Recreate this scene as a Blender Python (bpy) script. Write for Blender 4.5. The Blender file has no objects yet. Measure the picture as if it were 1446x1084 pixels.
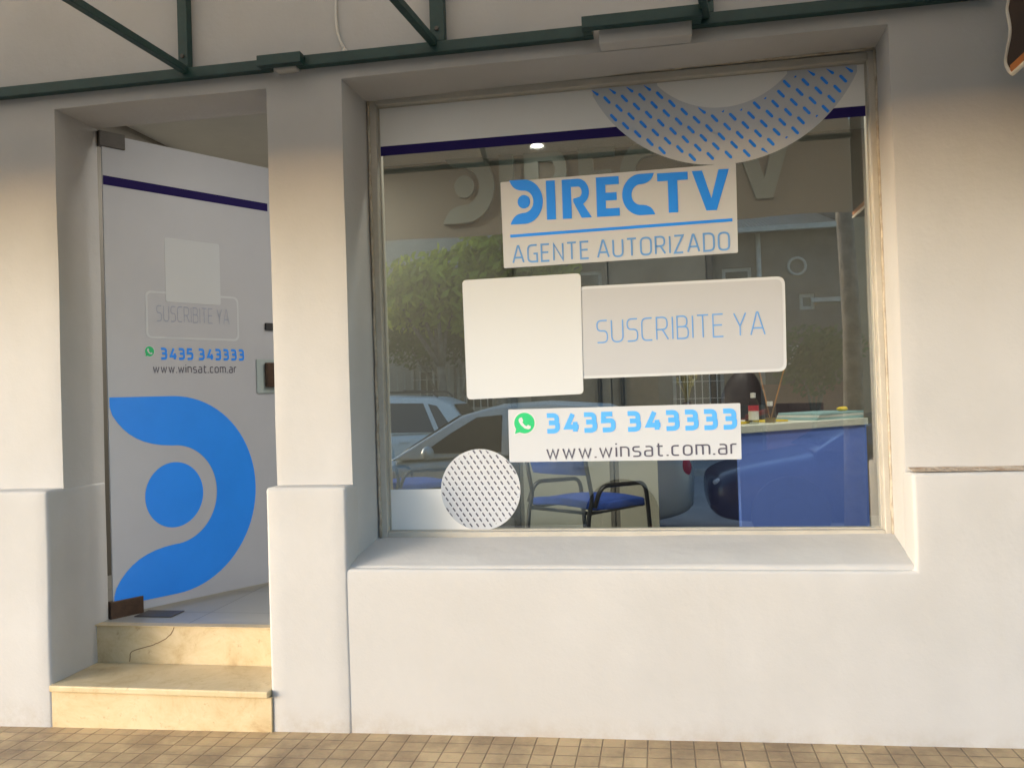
import bpy, bmesh, math, random
from mathutils import Vector, Matrix, noise
random.seed(7)
SC = bpy.context.scene
C = SC.collection
PI = math.pi
R = math.radians

# ------------------------------------------------------------------ camera
W0, H0, FPX = 1446.0, 1084.0, 1200.0
yaw, pitch, roll = R(9.8), R(0.8), R(1.83)
CAM = Vector((0, -3.5, 1.41))
fwd = Vector((-math.sin(yaw)*math.cos(pitch), math.cos(yaw)*math.cos(pitch), math.sin(pitch)))
r0 = Vector((math.cos(yaw), math.sin(yaw), 0)); u0 = r0.cross(fwd)
rgt = math.cos(roll)*r0 - math.sin(roll)*u0
upv = math.sin(roll)*r0 + math.cos(roll)*u0
cd = bpy.data.cameras.new('camera'); cam = bpy.data.objects.new('camera', cd); C.objects.link(cam)
m = Matrix((rgt, upv, -fwd)).transposed().to_4x4(); m.translation = CAM
cam.matrix_world = m
cd.sensor_fit = 'HORIZONTAL'; cd.sensor_width = 36; cd.lens = 36*FPX/W0
cd.clip_start = 0.05; cd.clip_end = 2000
SC.camera = cam

# ------------------------------------------------------------------ sky, sun, exposure
SUN_EL, SUN_AZ = R(8.5), R(52)          # azimuth measured to the left of straight-out from the wall
w = bpy.data.worlds.new('World'); SC.world = w; w.use_nodes = True
nt = w.node_tree; nt.nodes.clear()
sky = nt.nodes.new('ShaderNodeTexSky'); sky.sky_type = 'NISHITA'; sky.sun_disc = False
sky.sun_elevation = SUN_EL
sky.air_density = 1.0; sky.dust_density = 1.0; sky.ozone_density = 2.0
bg = nt.nodes.new('ShaderNodeBackground'); bg.inputs['Strength'].default_value = 0.15
wo = nt.nodes.new('ShaderNodeOutputWorld')
nt.links.new(sky.outputs[0], bg.inputs[0]); nt.links.new(bg.outputs[0], wo.inputs[0])
sd = Vector((-math.sin(SUN_AZ)*math.cos(SUN_EL), -math.cos(SUN_AZ)*math.cos(SUN_EL), math.sin(SUN_EL)))  # towards the sun
sky.sun_rotation = math.atan2(sd.x, sd.y)
sl = bpy.data.lights.new('sun', 'SUN'); sl.energy = 0.5; sl.angle = R(22); sl.color = (1.0, 0.985, 0.965)
so = bpy.data.objects.new('sun', sl); C.objects.link(so); so.rotation_euler = sd.to_track_quat('Z', 'Y').to_euler()
so.location = (-6, -8, 8)
SC.view_settings.view_transform = 'Standard'; SC.view_settings.look = 'None'
SC.view_settings.exposure = 2.38; SC.view_settings.gamma = 1
SC.cycles.use_denoising = True
SC.cycles.max_bounces = 10; SC.cycles.transparent_max_bounces = 16
SC.cycles.caustics_reflective = False; SC.cycles.caustics_refractive = False

# ------------------------------------------------------------------ pixel -> plane helpers
def ray(px, py): return fwd + rgt*((px-W0/2)/FPX) - upv*((py-H0/2)/FPX)
def on(px, py, n, p):
    n = Vector(n); v = ray(px, py); t = (Vector(p)-CAM).dot(n)/v.dot(n); return CAM + v*t
def atY(px, py, y): return on(px, py, (0, 1, 0), (0, y, 0))
def atZ(px, py, z): return on(px, py, (0, 0, 1), (0, 0, z))
GY = 0.25                                                  # the shop window's glass
def mir(px, py, y):                                        # a point of the street seen mirrored in the window
    p = atY(px, py, 2*GY - y); return Vector((p.x, y, p.z))

# ------------------------------------------------------------------ materials
def mat(name, col, rough=0.6, var=0.0, vscale=4.0, bump=0.0, bscale=30.0, metal=0.0, col2=None, spec=0.5, detail=5):
    m = bpy.data.materials.new(name); m.use_nodes = True
    t = m.node_tree; b = t.nodes['Principled BSDF']
    b.inputs['Base Color'].default_value = (*col, 1); b.inputs['Roughness'].default_value = rough
    b.inputs['Metallic'].default_value = metal; b.inputs['Specular IOR Level'].default_value = spec
    tc = t.nodes.new('ShaderNodeTexCoord')
    if var > 0 or col2:
        n = t.nodes.new('ShaderNodeTexNoise'); n.inputs['Scale'].default_value = vscale; n.inputs['Detail'].default_value = detail
        n.inputs['Roughness'].default_value = 0.65
        t.links.new(tc.outputs['Object'], n.inputs['Vector'])
        rp = t.nodes.new('ShaderNodeValToRGB')
        c2 = col2 if col2 else tuple(max(0, c*(1-var)) for c in col)
        rp.color_ramp.elements[0].position = 0.35; rp.color_ramp.elements[1].position = 0.65
        rp.color_ramp.elements[0].color = (*c2, 1); rp.color_ramp.elements[1].color = (*col, 1)
        t.links.new(n.outputs['Fac'], rp.inputs['Fac']); t.links.new(rp.outputs['Color'], b.inputs['Base Color'])
    if bump > 0:
        n2 = t.nodes.new('ShaderNodeTexNoise'); n2.inputs['Scale'].default_value = bscale; n2.inputs['Detail'].default_value = 6
        t.links.new(tc.outputs['Object'], n2.inputs['Vector'])
        bp = t.nodes.new('ShaderNodeBump'); bp.inputs['Strength'].default_value = bump; bp.inputs['Distance'].default_value = 0.02
        t.links.new(n2.outputs['Fac'], bp.inputs['Height']); t.links.new(bp.outputs['Normal'], b.inputs['Normal'])
    return m

def plaster_mat():
    m = mat('cream_plaster', (0.68, 0.62, 0.545), 0.85, bump=0.0, spec=0.25)
    t = m.node_tree; b = t.nodes['Principled BSDF']; L = t.links
    tc = [n for n in t.nodes if n.type == 'TEX_COORD'][0]
    n1 = t.nodes.new('ShaderNodeTexNoise'); n1.inputs['Scale'].default_value = 1.3; n1.inputs['Detail'].default_value = 6; n1.inputs['Roughness'].default_value = 0.6
    L.new(tc.outputs['Object'], n1.inputs['Vector'])
    r1 = t.nodes.new('ShaderNodeValToRGB'); e = r1.color_ramp.elements
    e[0].position = .3; e[0].color = (0.43, 0.42, 0.41, 1); e[1].position = .7; e[1].color = (0.49, 0.482, 0.478, 1)
    L.new(n1.outputs['Fac'], r1.inputs['Fac'])
    # dirt line on the ledge to the right and along the foot of the wall
    sx = t.nodes.new('ShaderNodeSeparateXYZ'); L.new(tc.outputs['Object'], sx.inputs[0])
    def band(z, wd):
        s = t.nodes.new('ShaderNodeMath'); s.operation = 'SUBTRACT'; L.new(sx.outputs['Z'], s.inputs[0]); s.inputs[1].default_value = z
        a = t.nodes.new('ShaderNodeMath'); a.operation = 'ABSOLUTE'; L.new(s.outputs[0], a.inputs[0])
        mr = t.nodes.new('ShaderNodeMapRange'); mr.inputs['From Min'].default_value = wd; mr.inputs['From Max'].default_value = 0
        L.new(a.outputs[0], mr.inputs['Value']); return mr.outputs[0]
    n3 = t.nodes.new('ShaderNodeTexNoise'); n3.inputs['Scale'].default_value = 9; n3.inputs['Detail'].default_value = 8; n3.inputs['Roughness'].default_value = .75
    L.new(tc.outputs['Object'], n3.inputs['Vector'])
    r3 = t.nodes.new('ShaderNodeMapRange'); r3.inputs['From Min'].default_value = .42; r3.inputs['From Max'].default_value = .62
    L.new(n3.outputs['Fac'], r3.inputs['Value'])
    xr = t.nodes.new('ShaderNodeMapRange'); xr.inputs['From Min'].default_value = .90; xr.inputs['From Max'].default_value = .98
    L.new(sx.outputs['X'], xr.inputs['Value'])
    def mul(a, b_):
        k = t.nodes.new('ShaderNodeMath'); k.operation = 'MULTIPLY'; L.new(a, k.inputs[0])
        if isinstance(b_, float): k.inputs[1].default_value = b_
        else: L.new(b_, k.inputs[1])
        return k.outputs[0]
    foot = mul(mul(band(0.03, 0.10), r3.outputs[0]), 0.45)
    mx2 = t.nodes.new('ShaderNodeMix'); mx2.data_type = 'RGBA'; L.new(foot, mx2.inputs['Factor'])
    L.new(r1.outputs['Color'], mx2.inputs['A']); mx2.inputs['B'].default_value = (0.33, 0.26, 0.19, 1)
    # faint vertical streaks
    mp = t.nodes.new('ShaderNodeMapping'); mp.inputs['Scale'].default_value = (7, 7, .6); L.new(tc.outputs['Object'], mp.inputs['Vector'])
    n4 = t.nodes.new('ShaderNodeTexNoise'); n4.inputs['Scale'].default_value = 1; n4.inputs['Detail'].default_value = 4; L.new(mp.outputs[0], n4.inputs['Vector'])
    r4 = t.nodes.new('ShaderNodeMapRange'); r4.inputs['From Min'].default_value = .55; r4.inputs['From Max'].default_value = .8; r4.inputs['To Max'].default_value = .18
    L.new(n4.outputs['Fac'], r4.inputs['Value'])
    mx3 = t.nodes.new('ShaderNodeMix'); mx3.data_type = 'RGBA'; L.new(r4.outputs[0], mx3.inputs['Factor'])
    L.new(mx2.outputs['Result'], mx3.inputs['A']); mx3.inputs['B'].default_value = (0.45, 0.415, 0.37, 1)
    L.new(mx3.outputs['Result'], b.inputs['Base Color'])
    n5 = t.nodes.new('ShaderNodeTexNoise'); n5.inputs['Scale'].default_value = 5; n5.inputs['Detail'].default_value = 7; n5.inputs['Roughness'].default_value = .55
    L.new(tc.outputs['Object'], n5.inputs['Vector'])
    n6 = t.nodes.new('ShaderNodeTexNoise'); n6.inputs['Scale'].default_value = 70; n6.inputs['Detail'].default_value = 3
    L.new(tc.outputs['Object'], n6.inputs['Vector'])
    b1 = t.nodes.new('ShaderNodeBump'); b1.inputs['Strength'].default_value = .22; b1.inputs['Distance'].default_value = .03; L.new(n5.outputs['Fac'], b1.inputs['Height'])
    b2 = t.nodes.new('ShaderNodeBump'); b2.inputs['Strength'].default_value = .12; b2.inputs['Distance'].default_value = .004; L.new(n6.outputs['Fac'], b2.inputs['Height'])
    L.new(b1.outputs[0], b2.inputs['Normal']); L.new(b2.outputs[0], b.inputs['Normal'])
    return m

def tile_mat():
    m = mat('pavement_tile', (0.30, 0.21, 0.13), 0.6)
    t = m.node_tree; b = t.nodes['Principled BSDF']; L = t.links
    tc = [n for n in t.nodes if n.type == 'TEX_COORD'][0]
    br = t.nodes.new('ShaderNodeTexBrick'); br.offset = 0; br.inputs['Scale'].default_value = 1
    br.inputs['Brick Width'].default_value = .088; br.inputs['Row Height'].default_value = .088
    br.inputs['Mortar Size'].default_value = .0045; br.inputs['Mortar Smooth'].default_value = .8
    br.inputs['Color1'].default_value = (0.52, 0.375, 0.205, 1); br.inputs['Color2'].default_value = (0.42, 0.295, 0.16, 1)
    br.inputs['Mortar'].default_value = (0.27, 0.185, 0.10, 1)
    L.new(tc.outputs['Object'], br.inputs['Vector'])
    n = t.nodes.new('ShaderNodeTexNoise'); n.inputs['Scale'].default_value = 3.2; n.inputs['Detail'].default_value = 8; n.inputs['Roughness'].default_value = .7
    L.new(tc.outputs['Object'], n.inputs['Vector'])
    rp = t.nodes.new('ShaderNodeMapRange'); rp.inputs['From Min'].default_value = .42; rp.inputs['From Max'].default_value = .66; rp.inputs['To Max'].default_value = .75
    L.new(n.outputs['Fac'], rp.inputs['Value'])
    mx = t.nodes.new('ShaderNodeMix'); mx.data_type = 'RGBA'; L.new(rp.outputs[0], mx.inputs['Factor'])
    L.new(br.outputs['Color'], mx.inputs['A']); mx.inputs['B'].default_value = (0.17, 0.11, 0.065, 1)
    n2 = t.nodes.new('ShaderNodeTexNoise'); n2.inputs['Scale'].default_value = 55; n2.inputs['Detail'].default_value = 4
    L.new(tc.outputs['Object'], n2.inputs['Vector'])
    mx2 = t.nodes.new('ShaderNodeMix'); mx2.data_type = 'RGBA'; mx2.blend_type = 'OVERLAY'; mx2.inputs['Factor'].default_value = .35
    L.new(mx.outputs['Result'], mx2.inputs['A']); L.new(n2.outputs['Color'], mx2.inputs['B'])
    hs = t.nodes.new('ShaderNodeMix'); hs.data_type = 'RGBA'; hs.inputs['Factor'].default_value = .25
    L.new(mx.outputs['Result'], hs.inputs['A']); L.new(mx2.outputs['Result'], hs.inputs['B'])
    L.new(hs.outputs['Result'], b.inputs['Base Color'])
    bp = t.nodes.new('ShaderNodeBump'); bp.inputs['Strength'].default_value = .8; bp.inputs['Distance'].default_value = .006; bp.invert = True
    L.new(br.outputs['Fac'], bp.inputs['Height'])
    bp2 = t.nodes.new('ShaderNodeBump'); bp2.inputs['Strength'].default_value = .3; bp2.inputs['Distance'].default_value = .004
    L.new(n2.outputs['Fac'], bp2.inputs['Height']); L.new(bp.outputs[0], bp2.inputs['Normal']); L.new(bp2.outputs[0], b.inputs['Normal'])
    return m

def marble_mat():
    m = mat('yellow_marble', (0.70, 0.50, 0.25), 0.45, spec=0.4)
    t = m.node_tree; b = t.nodes['Principled BSDF']; L = t.links
    tc = [n for n in t.nodes if n.type == 'TEX_COORD'][0]
    n = t.nodes.new('ShaderNodeTexNoise'); n.inputs['Scale'].default_value = 5; n.inputs['Detail'].default_value = 9; n.inputs['Roughness'].default_value = .7; n.inputs['Distortion'].default_value = .8
    L.new(tc.outputs['Object'], n.inputs['Vector'])
    r = t.nodes.new('ShaderNodeValToRGB'); e = r.color_ramp.elements
    e[0].position = .3; e[0].color = (0.42, 0.295, 0.155, 1); e[1].position = .62; e[1].color = (0.60, 0.485, 0.31, 1)
    k = r.color_ramp.elements.new(.47); k.color = (0.54, 0.425, 0.25, 1)
    L.new(n.outputs['Fac'], r.inputs['Fac'])
    n2 = t.nodes.new('ShaderNodeTexNoise'); n2.inputs['Scale'].default_value = 26; n2.inputs['Detail'].default_value = 6; n2.inputs['Roughness'].default_value = .8
    L.new(tc.outputs['Object'], n2.inputs['Vector'])
    r2 = t.nodes.new('ShaderNodeMapRange'); r2.inputs['From Min'].default_value = .57; r2.inputs['From Max'].default_value = .72; r2.inputs['To Max'].default_value = .8
    L.new(n2.outputs['Fac'], r2.inputs['Value'])
    mx = t.nodes.new('ShaderNodeMix'); mx.data_type = 'RGBA'; L.new(r2.outputs[0], mx.inputs['Factor'])
    L.new(r.outputs['Color'], mx.inputs['A']); mx.inputs['B'].default_value = (0.34, 0.22, 0.11, 1)
    L.new(mx.outputs['Result'], b.inputs['Base Color'])
    return m

def glass_mat(name, r0=0.055, tint=(0.90, 0.92, 0.90)):
    m = bpy.data.materials.new(name); m.use_nodes = True; t = m.node_tree; t.nodes.clear(); L = t.links
    o = t.nodes.new('ShaderNodeOutputMaterial'); mx = t.nodes.new('ShaderNodeMixShader')
    tr = t.nodes.new('ShaderNodeBsdfTransparent'); tr.inputs[0].default_value = (*tint, 1)
    gl = t.nodes.new('ShaderNodeBsdfGlossy'); gl.inputs['Roughness'].default_value = 0.0
    ge = t.nodes.new('ShaderNodeNewGeometry'); d = t.nodes.new('ShaderNodeVectorMath'); d.operation = 'DOT_PRODUCT'
    L.new(ge.outputs['Incoming'], d.inputs[0]); L.new(ge.outputs['Normal'], d.inputs[1])
    a = t.nodes.new('ShaderNodeMath'); a.operation = 'ABSOLUTE'; L.new(d.outputs['Value'], a.inputs[0])
    s = t.nodes.new('ShaderNodeMath'); s.operation = 'SUBTRACT'; s.inputs[0].default_value = 1; L.new(a.outputs[0], s.inputs[1])
    p = t.nodes.new('ShaderNodeMath'); p.operation = 'POWER'; L.new(s.outputs[0], p.inputs[0]); p.inputs[1].default_value = 5
    q = t.nodes.new('ShaderNodeMath'); q.operation = 'MULTIPLY_ADD'; L.new(p.outputs[0], q.inputs[0]); q.inputs[1].default_value = 1-r0; q.inputs[2].default_value = r0
    q.use_clamp = True
    L.new(q.outputs[0], mx.inputs[0]); L.new(tr.outputs[0], mx.inputs[1]); L.new(gl.outputs[0], mx.inputs[2]); L.new(mx.outputs[0], o.inputs[0])
    return m

def emit_mat(name, col, s):
    m = bpy.data.materials.new(name); m.use_nodes = True
    b = m.node_tree.nodes['Principled BSDF']; b.inputs['Base Color'].default_value = (*col, 1)
    b.inputs['Emission Color'].default_value = (*col, 1); b.inputs['Emission Strength'].default_value = s
    return m

def leaf_mat(name, c1, c2):
    m = mat(name, c1, .6, col2=c2, vscale=1.3); t = m.node_tree; b = t.nodes['Principled BSDF']; o = t.nodes['Material Output']
    rp = [n for n in t.nodes if n.type == 'VALTORGB'][0]
    tl = t.nodes.new('ShaderNodeBsdfTranslucent'); t.links.new(rp.outputs[0], tl.inputs[0]); mx = t.nodes.new('ShaderNodeMixShader'); mx.inputs[0].default_value = .5
    t.links.new(b.outputs[0], mx.inputs[1]); t.links.new(tl.outputs[0], mx.inputs[2]); t.links.new(mx.outputs[0], o.inputs[0]); return m
M = {}
M['plaster'] = plaster_mat(); M['tile'] = tile_mat(); M['marble'] = marble_mat()
M['glass'] = glass_mat('window_glass', 0.26, (0.96, 0.98, 0.95))
M['lightglass'] = glass_mat('clear_glass', 0.04, (0.85, 0.92, 0.9))
M['crack'] = mat('crack', (0.20, 0.12, 0.06), 0.9)
M['stain'] = mat('ledge_dirt', (0.34, 0.23, 0.15), 0.95, col2=(0.52, 0.46, 0.38), vscale=14, bump=.6, bscale=60)
M['alu'] = mat('painted_frame', (0.46, 0.43, 0.375), 0.45, var=.14, vscale=6, bump=.15, bscale=40)
M['seal'] = mat('sealant', (0.30, 0.25, 0.19), 0.7, col2=(0.5, 0.45, 0.37), vscale=16)
M['green'] = mat('green_iron', (0.010, 0.045, 0.042), 0.45, var=.3, vscale=12, bump=.1)
M['brownfab'] = mat('brown_fabric', (0.035, 0.018, 0.011), 0.85, var=.3, vscale=5, bump=.15, bscale=200)
def fabric_mat(name, col, tr):
    m = mat(name, col, .9, var=.15, vscale=3); t = m.node_tree; b = t.nodes['Principled BSDF']; o = t.nodes['Material Output']
    tl = t.nodes.new('ShaderNodeBsdfTranslucent'); tl.inputs[0].default_value = (*col, 1); mx = t.nodes.new('ShaderNodeMixShader'); mx.inputs[0].default_value = tr
    t.links.new(b.outputs[0], mx.inputs[1]); t.links.new(tl.outputs[0], mx.inputs[2]); t.links.new(mx.outputs[0], o.inputs[0]); return m
M['tanfab'] = fabric_mat('tan_fabric', (.90, .72, .52), .75)
M['hem'] = fabric_mat('brown_hem_fabric', (.16, .135, .105), .6)
M['orange'] = mat('orange_trim', (0.42, 0.15, 0.035), 0.75, var=.2)
M['piping'] = mat('white_piping', (0.60, 0.56, 0.49), 0.7)
M['vinyl'] = mat('white_vinyl', (0.51, 0.535, 0.575), 0.5, var=.03, vscale=3)
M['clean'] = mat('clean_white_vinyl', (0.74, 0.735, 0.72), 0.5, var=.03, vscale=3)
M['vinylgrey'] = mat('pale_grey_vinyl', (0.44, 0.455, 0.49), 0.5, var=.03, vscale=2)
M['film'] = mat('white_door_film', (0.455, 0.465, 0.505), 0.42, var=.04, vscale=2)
M['border'] = mat('white_border', (0.545, 0.57, 0.60), 0.5)
M['blue'] = mat('blue_vinyl', (0.016, 0.27, 0.98), 0.45, var=.06, vscale=3)
M['skyblue'] = mat('sky_blue_vinyl', (0.085, 0.38, 0.85), 0.45)
M['thinblue'] = mat('soft_blue_vinyl', (0.13, 0.32, 0.68), 0.5)
M['navy'] = mat('navy_vinyl', (0.020, 0.012, 0.10), 0.75, spec=.15)
M['ink'] = mat('dark_grey_ink', (0.09, 0.085, 0.12), 0.5)
M['wgreen'] = mat('green_vinyl', (0.012, 0.46, 0.16), 0.5)
M['faint'] = mat('faint_grey_vinyl', (0.33, 0.36, 0.46), 0.5)
M['bronze'] = mat('brown_metal', (0.085, 0.048, 0.030), 0.45, metal=.4, var=.3, vscale=30)
M['steel'] = mat('grey_metal', (0.085, 0.075, 0.065), 0.5, metal=.2, var=.2, vscale=30)
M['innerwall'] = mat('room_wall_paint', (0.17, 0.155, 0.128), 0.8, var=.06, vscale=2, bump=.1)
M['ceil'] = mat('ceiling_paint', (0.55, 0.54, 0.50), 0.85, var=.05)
M['floortile'] = None
M['lettergrey'] = mat('grey_foam_letters', (0.185, 0.205, 0.18), 0.6, var=.05)
M['bluefab'] = mat('blue_upholstery', (0.022, 0.085, 0.45), 0.85, var=.25, vscale=20, bump=.2, bscale=150)
M['blacktube'] = mat('black_tube', (0.014, 0.013, 0.013), 0.35)
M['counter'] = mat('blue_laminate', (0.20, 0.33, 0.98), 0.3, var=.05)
M['counterside'] = mat('shaded_side_laminate', (0.012, 0.014, 0.05), 0.3)  # dark navy: the shade on the counter's sides is put into this colour
M['countertop'] = mat('white_laminate', (0.74, 0.75, 0.66), 0.4)
M['asphalt'] = mat('concrete_road', (0.36, 0.345, 0.315), 0.85, var=.3, vscale=2, bump=.3, bscale=120)
M['kerb'] = mat('kerb_concrete', (0.40, 0.385, 0.35), 0.85, var=.25, vscale=6, bump=.2)
M['silver'] = mat('silver_paint', (0.54, 0.57, 0.54), 0.3, metal=.2, spec=.6)
M['palepaint'] = mat('pale_grey_paint', (0.62, 0.66, 0.66), 0.3, spec=.6)
M['carglass'] = mat('car_glass', (0.012, 0.016, 0.016), 0.04, spec=.8)
M['rubber'] = mat('tyre_rubber', (0.018, 0.018, 0.018), 0.8)
M['plastic'] = mat('black_plastic', (0.02, 0.02, 0.022), 0.5)
M['redlamp'] = mat('red_lamp', (0.55, 0.02, 0.02), 0.2)
M['clearlamp'] = mat('clear_lamp', (0.7, 0.72, 0.72), 0.15)
M['bark'] = mat('bark', (0.21, 0.18, 0.145), 0.9, col2=(0.09, 0.075, 0.06), vscale=9, bump=.8, bscale=18)
M['leafa'] = leaf_mat('yellow_green_leaf', (0.42, 0.48, 0.05), (0.16, 0.22, 0.03))
M['leafb'] = leaf_mat('dark_leaf', (0.11, 0.17, 0.035), (0.045, 0.08, 0.02))
M['pale_stucco'] = mat('pale_stucco', (0.40, 0.36, 0.31), 0.9, var=.3, vscale=.8, bump=.2)
M['dark_stucco'] = mat('dark_stucco', (0.16, 0.13, 0.105), 0.9, col2=(0.06, 0.05, 0.043), vscale=1.1, bump=.3)
M['ochre_stucco'] = mat('ochre_stucco', (0.30, 0.23, 0.15), 0.9, var=.3, vscale=.9, bump=.2)
M['redwall'] = mat('red_render', (0.27, 0.125, 0.09), 0.9, col2=(0.17, 0.085, 0.065), vscale=2, bump=.3)
M['whiteiron'] = mat('white_iron', (0.62, 0.60, 0.56), 0.6)
M['darkopen'] = mat('dark_window_glass', (0.02, 0.02, 0.022), 0.15)
M['woodshut'] = mat('wood_shutter', (0.16, 0.09, 0.05), 0.7, var=.4, vscale=8)

def corrugated_mat():
    m = mat('corrugated_roof', (0.52, 0.47, 0.38), 0.6)
    t = m.node_tree; b = t.nodes['Principled BSDF']; L = t.links
    tc = [n for n in t.nodes if n.type == 'TEX_COORD'][0]
    wv = t.nodes.new('ShaderNodeTexWave'); wv.inputs['Scale'].default_value = 4; L.new(tc.outputs['Object'], wv.inputs['Vector'])
    bp = t.nodes.new('ShaderNodeBump'); bp.inputs['Strength'].default_value = 1; bp.inputs['Distance'].default_value = .06
    L.new(wv.outputs['Fac'], bp.inputs['Height']); L.new(bp.outputs[0], b.inputs['Normal'])
    return m
M['roof'] = corrugated_mat()

def floor_mat():
    m = mat('grey_floor_tile', (0.27, 0.265, 0.25), 0.3)
    t = m.node_tree; b = t.nodes['Principled BSDF']; L = t.links
    tc = [n for n in t.nodes if n.type == 'TEX_COORD'][0]
    br = t.nodes.new('ShaderNodeTexBrick'); br.offset = 0; br.inputs['Scale'].default_value = 1
    br.inputs['Brick Width'].default_value = .45; br.inputs['Row Height'].default_value = .45; br.inputs['Mortar Size'].default_value = .003
    br.inputs['Color1'].default_value = (0.30, 0.295, 0.275, 1); br.inputs['Color2'].default_value = (0.26, 0.255, 0.24, 1); br.inputs['Mortar'].default_value = (0.13, 0.125, 0.115, 1)
    L.new(tc.outputs['Object'], br.inputs['Vector']); L.new(br.outputs['Color'], b.inputs['Base Color'])
    return m
M['floortile'] = floor_mat()

# ------------------------------------------------------------------ object helpers
def link(name, bm, m=None, parent=None, smooth=False, bevel=0, seg=2, label=None, cat=None, group=None, kind=None, recalc=True):
    me = bpy.data.meshes.new(name)
    if recalc: bmesh.ops.recalc_face_normals(bm, faces=bm.faces)
    bm.to_mesh(me); bm.free()
    o = bpy.data.objects.new(name, me); C.objects.link(o)
    if m: me.materials.append(m)
    if parent: o.parent = parent
    if smooth:
        for p in me.polygons: p.use_smooth = True
    if bevel:
        b = o.modifiers.new('edge', 'BEVEL'); b.width = bevel; b.segments = seg; b.limit_method = 'ANGLE'; b.angle_limit = R(35)
        b.harden_normals = False
    props(o, label, cat, group, kind); return o
def props(o, label=None, cat=None, group=None, kind=None):
    if label: o['label'] = label
    if cat: o['category'] = cat
    if group: o['group'] = group
    if kind: o['kind'] = kind
def thing(name, label, cat, loc=(0, 0, 0), rz=0, group=None):
    o = bpy.data.objects.new(name, None); C.objects.link(o); o.location = loc; o.rotation_euler = (0, 0, rz)
    o.empty_display_size = .1
    props(o, label, cat, group); return o
def dup(root, loc, rz, label, group=None):
    r = root.copy(); C.objects.link(r); r.location = loc; r.rotation_euler = (0, 0, rz); r['label'] = label
    if group: r['group'] = group
    for ch in list(root.children):
        c = ch.copy(); C.objects.link(c); c.parent = r
        for g in list(ch.children):
            d = g.copy(); C.objects.link(d); d.parent = c
    return r
def BM(): return bmesh.new()
def box(bm, x0, x1, y0, y1, z0, z1):
    v = [bm.verts.new(p) for p in ((x0,y0,z0),(x1,y0,z0),(x1,y1,z0),(x0,y1,z0),(x0,y0,z1),(x1,y0,z1),(x1,y1,z1),(x0,y1,z1))]
    for f in ((0,3,2,1),(4,5,6,7),(0,1,5,4),(1,2,6,5),(2,3,7,6),(3,0,4,7)): bm.faces.new([v[i] for i in f])
    return bm
def bar(bm, a, b, w, h, up=(0, 0, 1)):                      # a rectangular bar from a to b
    a, b = Vector(a), Vector(b); d = (b-a).normalized(); s = d.cross(Vector(up))
    if s.length < 1e-4: s = d.cross(Vector((0, 1, 0)))
    s.normalize(); u = s.cross(d).normalized()
    q = []
    for p in (a, b):
        for i, j in ((-1,-1),(1,-1),(1,1),(-1,1)): q.append(bm.verts.new(p + s*(i*w/2) + u*(j*h/2)))
    for f in ((0,1,2,3),(7,6,5,4),(0,4,5,1),(1,5,6,2),(2,6,7,3),(3,7,4,0)): bm.faces.new([q[i] for i in f])
def tube(bm, pts, r, n=10, cap=True, rad=None):
    pts = [Vector(p) for p in pts]; rings = []; prev = None
    for i, p in enumerate(pts):
        d = (pts[min(i+1, len(pts)-1)] - pts[max(i-1, 0)]).normalized()
        if prev is None:
            s = d.cross(Vector((0, 0, 1)))
            if s.length < .05: s = d.cross(Vector((0, 1, 0)))
        else: s = prev - d*prev.dot(d)
        s.normalize(); prev = s; t = d.cross(s); rr = rad[i] if rad else r
        rings.append([bm.verts.new(p + (s*math.cos(2*PI*k/n) + t*math.sin(2*PI*k/n))*rr) for k in range(n)])
    for a, b in zip(rings, rings[1:]):
        for k in range(n): bm.faces.new((a[k], a[(k+1) % n], b[(k+1) % n], b[k]))
    if cap: bm.faces.new(rings[0][::-1]); bm.faces.new(rings[-1])
def smooth_path(pts, rad, n=6):                             # rounds the corners of a 3D polyline
    pts = [Vector(p) for p in pts]; out = [pts[0]]
    for i in range(1, len(pts)-1):
        a, b, c = pts[i-1], pts[i], pts[i+1]
        d1 = (a-b); d2 = (c-b); k = min(rad, d1.length*.48, d2.length*.48)
        p1 = b + d1.normalized()*k; p2 = b + d2.normalized()*k
        for j in range(n+1):
            t = j/n; out.append(p1*(1-t)**2 + b*2*t*(1-t) + p2*t*t)
    out.append(pts[-1]); return out
def lathe(bm, prof, n=24, o=(0, 0, 0)):
    o = Vector(o); rings = []
    for r, z in prof: rings.append([bm.verts.new(o + Vector((r*math.cos(2*PI*k/n), r*math.sin(2*PI*k/n), z))) for k in range(n)])
    for a, b in zip(rings, rings[1:]):
        for k in range(n): bm.faces.new((a[k], a[(k+1) % n], b[(k+1) % n], b[k]))
    bm.faces.new(rings[0][::-1]); bm.faces.new(rings[-1])
def lines(a, b, step, keys=()):
    s = set(round(k, 4) for k in keys if a <= k <= b) | {a, b}; k = sorted(s); out = []
    for p, q in zip(k, k[1:]):
        n = max(1, int(round((q-p)/step)))
        out += [p + (q-p)*i/n for i in range(n)]
    return out + [b]
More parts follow.
